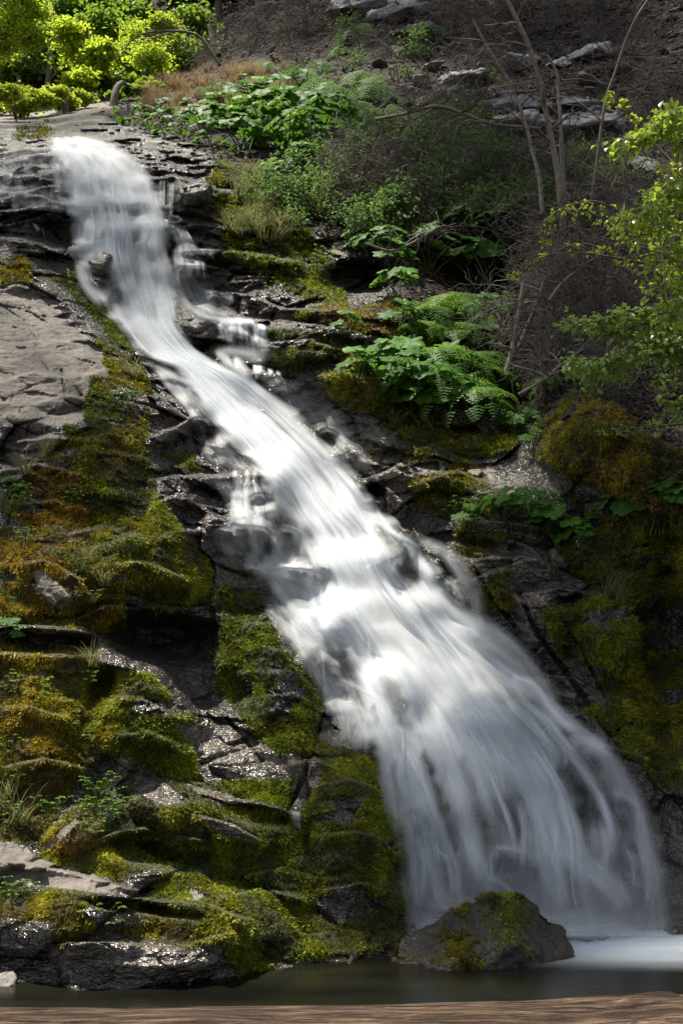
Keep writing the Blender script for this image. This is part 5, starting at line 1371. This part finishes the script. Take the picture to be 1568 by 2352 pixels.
# ------------------------------------------------------------------ trees
def leaf_cloud(centers, size, n, tintc=.5):
    """many small folded leaves; centers (n,3)"""
    d = rng.normal(0, 1, (n, 3)); d[:, 2] *= .5; d /= np.linalg.norm(d, axis=1)[:, None]
    nn = rng.normal(0, .45, (n, 3)) + np.array((0, -.25, 1.)); s_ = np.cross(d, nn); s_ /= np.linalg.norm(s_, axis=1)[:, None]
    l = (size * rng.uniform(.6, 1.3, n))[:, None]; w = l * .36
    up = np.cross(s_, d)
    V = np.stack([centers - d * l * .5, centers - s_ * w + up * l * .1, centers + d * l * .5, centers + s_ * w + up * l * .1], 1).reshape(-1, 3)
    F_ = np.arange(4 * n).reshape(-1, 4)
    return V, F_

def tree(label, base, tops, mat, leaf=.1, per=900, trunk_r=.18, group=None, name="tree", cat="tree", gap=.0):
    """base: world point; tops: list of (centre, radii) leaf masses carried by limbs"""
    base = np.array(base, float)
    t = empty(name, tuple(base)); tr, lm = MB(), MB()
    allc = np.array([c for c, r in tops]) - base
    topc = allc.mean(0); hi = allc[:, 2].max()
    axis_ = np.array([(0, 0, -.6), (topc[0] * .02, topc[1] * .02, hi * .3), (topc[0] * .1, topc[1] * .1, hi * .65), (topc[0] * .5, topc[1] * .5, hi * .9), (topc[0], topc[1], hi)])
    ax = catmull(axis_, 24); tr.tube(ax, trunk_r, trunk_r * .25, 8, .3, .2)
    VV, FF, TT = [], [], []; cnt = 0
    for (c, r) in tops:
        c = np.array(c) - base; r = np.array(r)
        j = int(np.argmin(np.linalg.norm(ax - (c - (0, 0, r[2] * .8)), axis=1))); j = max(5, min(j, 22))
        lm.tube(catmull([ax[j], (ax[j] + c) / 2 + (0, 0, .15 * r[2]), c], 10), trunk_r * .35, .015, 5, .3)
        # sub clumps
        nc = 26
        u = rng.normal(0, 1, (nc, 3)); u /= np.linalg.norm(u, axis=1)[:, None]
        cc = c + u * r * rng.uniform(.35, 1.0, (nc, 1))
        for q in cc[::3]: lm.tube(catmull([c, (c + q) / 2 + rng.normal(0, .08, 3), q], 6), .02, .006, 3, .3)
        k = rng.integers(0, nc, per); g = rng.normal(0, 1, (per, 3)) * (r * .30)
        p = cc[k] + g
        V, F_ = leaf_cloud(p, leaf, per)
        VV.append(V); FF.append(F_ + cnt); cnt += len(V)
        tk = rng.uniform(.15, .85, nc)
        TT.append(np.repeat(np.clip(tk[k] + rng.normal(0, .15, per), 0, 1), 4))
    mesh_np("crown", np.vstack(VV), np.vstack(FF), mat, attrs={"tint": np.concatenate(TT)}, smooth=False, parent=t)
    tr.build("trunk", M_bark, t); lm.build("limbs", M_bark, t)
    return tag(t, label, cat, group)

def at(px, py, y):
    a, b = bearing(px, py); return np.array((float(a) * y, y, CAMZ + float(b) * y))
def tm(px, py, y, rxp, ryp):
    s_ = y / FL; return (at(px, py, y), (rxp * s_, (rxp + ryp) * .5 * s_, ryp * s_))
gt = "trees beyond the crest of the falls"
M_yg = leaf_mat("sunlit_green_leaf", (.09, .16, .014), (.42, .54, .06), .5, .55, .25, (.66, .80, .06))  # colour raised to carry the strong sun on these crowns
def btree(label, y, blobs, mat, leaf, per, bx=None, by=236):
    tops = [tm(x, yy, y + rng.normal(0, .6), a, b) for x, yy, a, b in blobs]
    xx = blobs[0][0] if bx is None else bx
    g_ = lookup(YG, np.array([xx], float), np.array([225.])); b0 = at(xx, by, y)
    tree(label, (b0[0], y, b0[2] - .8), tops, mat, leaf, per, .16, gt)
btree("yellow-green sunlit tree at the top left corner", 27, [(20,50,62,46),(62,20,44,34),(10,110,50,34),(70,84,36,30),(30,-30,60,40)], M_yg, .11, 1800, bx=-70)
btree("deep green tree behind the yellow one at top left", 31, [(110,100,70,52),(70,160,66,40),(150,40,60,46),(30,180,56,30),(170,140,46,40),(120,190,60,26)], M_tree, .2, 1300)
btree("bright light-green tree in the middle of the top left trees", 28, [(190,120,56,40),(160,70,44,30),(215,165,44,30),(238,120,34,28),(180,185,40,22)], M_yg, .16, 900)
btree("mid green tree right of the bright one, beyond the crest", 32, [(250,70,70,46),(300,40,56,40),(270,140,60,40),(320,100,56,38),(230,20,50,34)], M_tree, .19, 1300)
btree("light-green tree nearest the arching branch", 29, [(330,90,54,32),(350,135,52,32),(310,170,46,28),(378,55,36,18),(290,130,40,30)], M_yg, .11, 1700)
btree("dark bushy tree behind the arching branch", 33, [(400,120,66,44),(440,60,56,40),(380,175,56,28),(470,130,46,36),(430,175,50,22)], M_tree, .18, 1200)
btree("low sunny bush on the crest at left edge", 24, [(45,240,40,17),(90,232,40,18),(0,236,40,20),(20,215,36,16)], M_bright, .12, 1000, by=262)
btree("low bright bush behind the smooth crest rock", 24.5, [(150,235,32,15),(190,226,24,13),(125,214,32,16)], M_bright, .12, 900, by=252)
btree("dark green bush behind the crest rock, below the light tree", 28, [(260,205,48,24),(225,185,40,22),(305,200,40,20),(340,200,30,16)], M_tree, .16, 1000)
btree("small light-green bush right of the crest rock", 25, [(262,222,18,11),(290,208,20,12),(330,208,24,10)], M_tree, .1, 600)
# dark backdrop of tall trees up the far slope
for i, (x, y0, lab) in enumerate([(-40,46,"dark tall tree far behind the top left corner"),(60,48,"dark tall tree behind the yellow-green corner tree"),(150,46,"dark tall tree behind the bright light-green tree"),(240,47,"dark tall tree behind the mid green tree"),(330,45,"dark tall tree behind the arching branch"),(420,43,"dark tall tree right of the arching branch"),
                             (500,41,"dark tall tree above the leaning snag"),(580,40,"dark tall tree up the slope left of middle"),(660,39,"dark tall tree at the top, left of the outcrops"),(740,39,"dark tall tree behind the first rock outcrop")]):
    yy = y0
    tops = [tm(x + rng.uniform(-25, 25), q, yy, 48, 34) for q in (-160, -100, -40, 20, 75, 130)] if x < 450 else [tm(x + rng.uniform(-20, 20), q, yy, 42, 26) for q in (-160, -110, -60, -15)]
    b0 = spot(x, 190 if x < 450 else 95); b0 = at(x, 215 if x < 450 else 75, yy)
    tree(lab, (b0[0], yy, b0[2] - 1), tops, M_con, .26, 750, .25, "dark trees up the far slope")

# the leafy tree at the right edge: trunk outside the frame, boughs reaching in
def bough_tree(label, base, boughs, mat, group=None):
    base = np.array(base, float); t = empty("leafy_tree", tuple(base)); tr, lm, lf = MB(), MB(), MB()
    hi = max(CAMZ + float(bearing(*b[0][0])[1]) * b[1] for b in boughs) - base[2]
    ax = catmull([(0, 0, -.3), (.1, 0, hi * .35), (-.05, .05, hi * .7), (.05, 0, hi * 1.1)], 30); tr.tube(ax, .13, .05, 8, .35, .2)
    for pts, yd, r_px, n, leaf, m_ in boughs:
        P3 = np.array([at(x, y, yd + .25 * math.sin(i * 1.7)) for i, (x, y) in enumerate(pts)]) - base
        j = int(np.argmin(np.abs(ax[:, 2] - (P3[0, 2] - .3))))
        c = catmull(np.vstack([ax[j], P3]), 50)
        lm.tube(c, .022, .004, 4, .35)
        rr = 1.35 * r_px * yd / FL
        for i in range(n // 6 if len(pts) > 4 or n > 500 else n // 4):
            q = rng.integers(12, 50); d = rng.normal(0, 1, 3); d[2] = d[2] * .5 - .15; d /= np.linalg.norm(d)
            tw = arc(c[q], d, rr * rng.uniform(.5, 1.2), .1, 5); lm.tube(tw, .003, .0015, 3, .4)
            for k in range(7):
                p = tw[rng.integers(1, 5)] + rng.normal(0, leaf * .35, 3)
                dd = d * .5 + rng.normal(0, .7, 3); dd[2] -= .35
                oval_leaf(lf, p, dd, np.array((rng.normal(0, .35), -.3 + rng.normal(0, .3), 1.)), leaf * 1.15 * rng.uniform(.7, 1.25), leaf * .38, np.clip(rng.normal(.55, .22), 0, 1))
    lf.build("leaves", mat, t); tr.build("trunk", M_bark, t); lm.build("branches", M_bark, t)
    return tag(t, label, "tree", group)
M_soft = leaf_mat('soft_green_leaf', (.09, .16, .03), (.34, .46, .11), .45, .4, .4, (.42, .56, .12))
bR = at(1760, 1080, 8.3)
bough_tree("leafy tree reaching in from the right edge with bright sunlit sprays", (bR[0], 8.3, bR[2] - .5), [
  ([(1680,250),(1568,275),(1500,300),(1415,326)],7.6,30,320,.065,0),([(1690,290),(1568,268),(1530,262),(1480,300)],7.5,26,160,.065,0),([(1690,300),(1590,320),(1540,318)],7.5,24,100,.06,0),
  ([(1700,420),(1600,440),(1530,450),(1470,500),(1435,515)],7.8,40,330,.062,0),([(1700,450),(1590,430),(1540,440),(1500,470)],7.6,40,280,.062,0),([(1700,520),(1600,510),(1540,520),(1480,540)],7.9,40,260,.058,0),
  ([(1700,560),(1600,560),(1550,580),(1500,600)],7.9,36,240,.055,0),([(1700,600),(1600,620),(1560,640),(1510,660)],7.8,36,220,.055,0),([(1700,640),(1620,660),(1560,700),(1540,730)],7.9,36,220,.05,0),
  ([(1700,480),(1640,400),(1590,370),(1540,400)],7.9,30,150,.05,0)], M_right)
bough_tree("smaller tree at the right edge whose soft green sprays hang over the dead brush", (bR[0] + .3, 9.0, bR[2] - .7), [
  ([(1680,700),(1568,700),(1450,720),(1380,735),(1300,745)],8.2,30,620,.055,0),([(1680,740),(1568,750),(1480,745),(1400,770)],8.3,34,620,.055,0),([(1680,780),(1568,790),(1470,790),(1400,830),(1300,838)],8.1,30,700,.055,0),
  ([(1690,800),(1560,810),(1480,820),(1400,850),(1340,850)],8.3,32,560,.055,0),([(1700,850),(1600,860),(1540,865),(1500,880)],8.2,22,110,.055,0),([(1700,900),(1600,910),(1550,930),(1515,925)],8.2,22,110,.055,0),
  ([(1700,950),(1600,960),(1540,950),(1500,985)],8.2,20,60,.05,0),([(1650,960),(1550,975),(1430,985),(1380,985)],9.2,18,80,.04,0)], M_soft)
bough_tree("slender shrub with sparse yellow sunlit leaves in front of the saplings", (at(1640, 900, 10.2)[0], 10.2, at(1640, 900, 10.2)[2] - .6), [
  ([(1600,640),(1500,610),(1400,590),(1300,580),(1210,600),(1150,640)],10.2,16,120,.045,0),([(1600,560),(1480,520),(1390,470),(1330,465),(1260,500),(1255,550)],10.3,16,130,.045,0),
  ([(1600,600),(1450,560),(1380,500),(1290,480)],10.3,16,80,.045,0),([(1600,420),(1500,330),(1430,240),(1385,215)],11,12,60,.06,0),([(1600,600),(1450,600),(1340,560),(1250,590),(1180,625)],10.3,14,70,.045,0)], M_yel)
# ------------------------------------------------------------------ unseen trees added to shade the gorge; crowns set along the sun's rays
M_shade = leaf_mat("canopy_leaf", (.03, .07, .012), (.12, .2, .04), .25, .5, .35)
def over(px, py, t): return np.array(spot(px, py)) + SUN_DIR * t
def added_canopy(label, base, spots, leaf=.2, dens=1.0, r_t=.3):
    tops, pers = [], []
    for px, py, t, r in spots:
        tops.append((over(px, py, t), (r, r, r * .5)))
    tree(label, base, tops, M_shade, leaf, int(dens * 700 * np.mean([s[3] for s in spots]) ** 2 * .2 / leaf ** 2 * .05), r_t, "unseen shade trees added around the gorge", "tree", "tree")
gs2 = None
added_canopy("unseen tree added above the outcrops to shade the upper slope", (6.0, 33, 27), [(1300,120,21,3.4),(1050,60,20,3.2),(1200,300,20,3.0),(1500,250,22,3.4),(1400,30,21,3.4),(1150,460,18,2.4)], .16, 2.2)
added_canopy("unseen tree added above the brush to shade the top middle", (-3.5, 38, 31), [(700,40,20,3.4),(560,40,20,3.0),(900,60,21,3.0)], .16, 1.8)
added_canopy("unseen tree added behind the crest to shade the smooth rock there", (-14, 27, 17), [(60,290,14,2.6),(200,265,15,2.2)], .16)
added_canopy("unseen slim tree added left of the crest to thin the light on the upper falls", (-12, 18, 12), [(250,430,14,2.0),(260,560,14,1.9),(330,720,14,1.5),(60,500,14,1.6)], .1, .5)
added_canopy("unseen tree added right of the gorge to shade the right thicket", (8.6, 13.5, 8), [(1480,480,13,2.4),(1350,620,12.5,2.0),(1330,790,11.5,1.5),(1460,880,11.5,1.3)], .13)
added_canopy("unseen tree added right of the pool to shade the foot of the falls", (6.6, 6.4, 0.2), [(1540,1720,12,1.4),(1440,1980,12,1.4),(1200,2060,12,1.3),(1010,2110,12,1.0),(1300,2170,12.5,1.2),(1150,2230,12.5,.8)], .08, 2.2)
added_canopy("unseen tree added at the right to shade the lower right wall", (6.6, 9.5, 4), [(1560,1150,12,1.5),(1540,1400,12,1.6),(1480,1560,12,1.3),(1560,1750,12,1.5)], .12)
added_canopy("unseen tree added left of the gorge to dapple the left bank", (-7.5, 9.0, 6), [(20,1150,12,1.0),(380,1490,12,1.0),(60,800,13,1.2)], .12, .7)

# spray drifting where the fall meets the pool
import bmesh
bm = bmesh.new(); bmesh.ops.create_icosphere(bm, subdivisions=4, radius=1)
c = at(1240, 2110, 7.9)
for v in bm.verts: v.co = Vector((v.co.x * 1.75, v.co.y * .55, v.co.z * (.62 if v.co.z > 0 else .1)))
me = bpy.data.meshes.new("spray_mist"); bm.to_mesh(me); bm.free()
mist = bpy.data.objects.new("spray_mist", me); COL.objects.link(mist); mist.location = (c[0], 7.85, .12)
s = NT("mist")
co = s.n("TexCoord").outputs["Object"]
ln = s.n("VectorMath", {0: s.n("Mapping", {"Vector": co, "Scale": (1 / 1.75, 1 / .55, 1 / .62)}).outputs[0]}, operation='LENGTH').outputs["Value"]
f_ = s.math('MULTIPLY', s.math('SUBTRACT', 1.0, ln, True), s.ramp(s.noise(3, 2, co), [(.3, .4), (.7, 1.)]))
vol = s.n("VolumePrincipled", {"Color": (.9, .93, .96), "Density": s.math('MULTIPLY', f_, 1.4), "Anisotropy": .2})
s.t.links.new(vol.outputs[0], s.out.inputs[1])
me.materials.append(s.m)
tag(mist, kind='stuff')
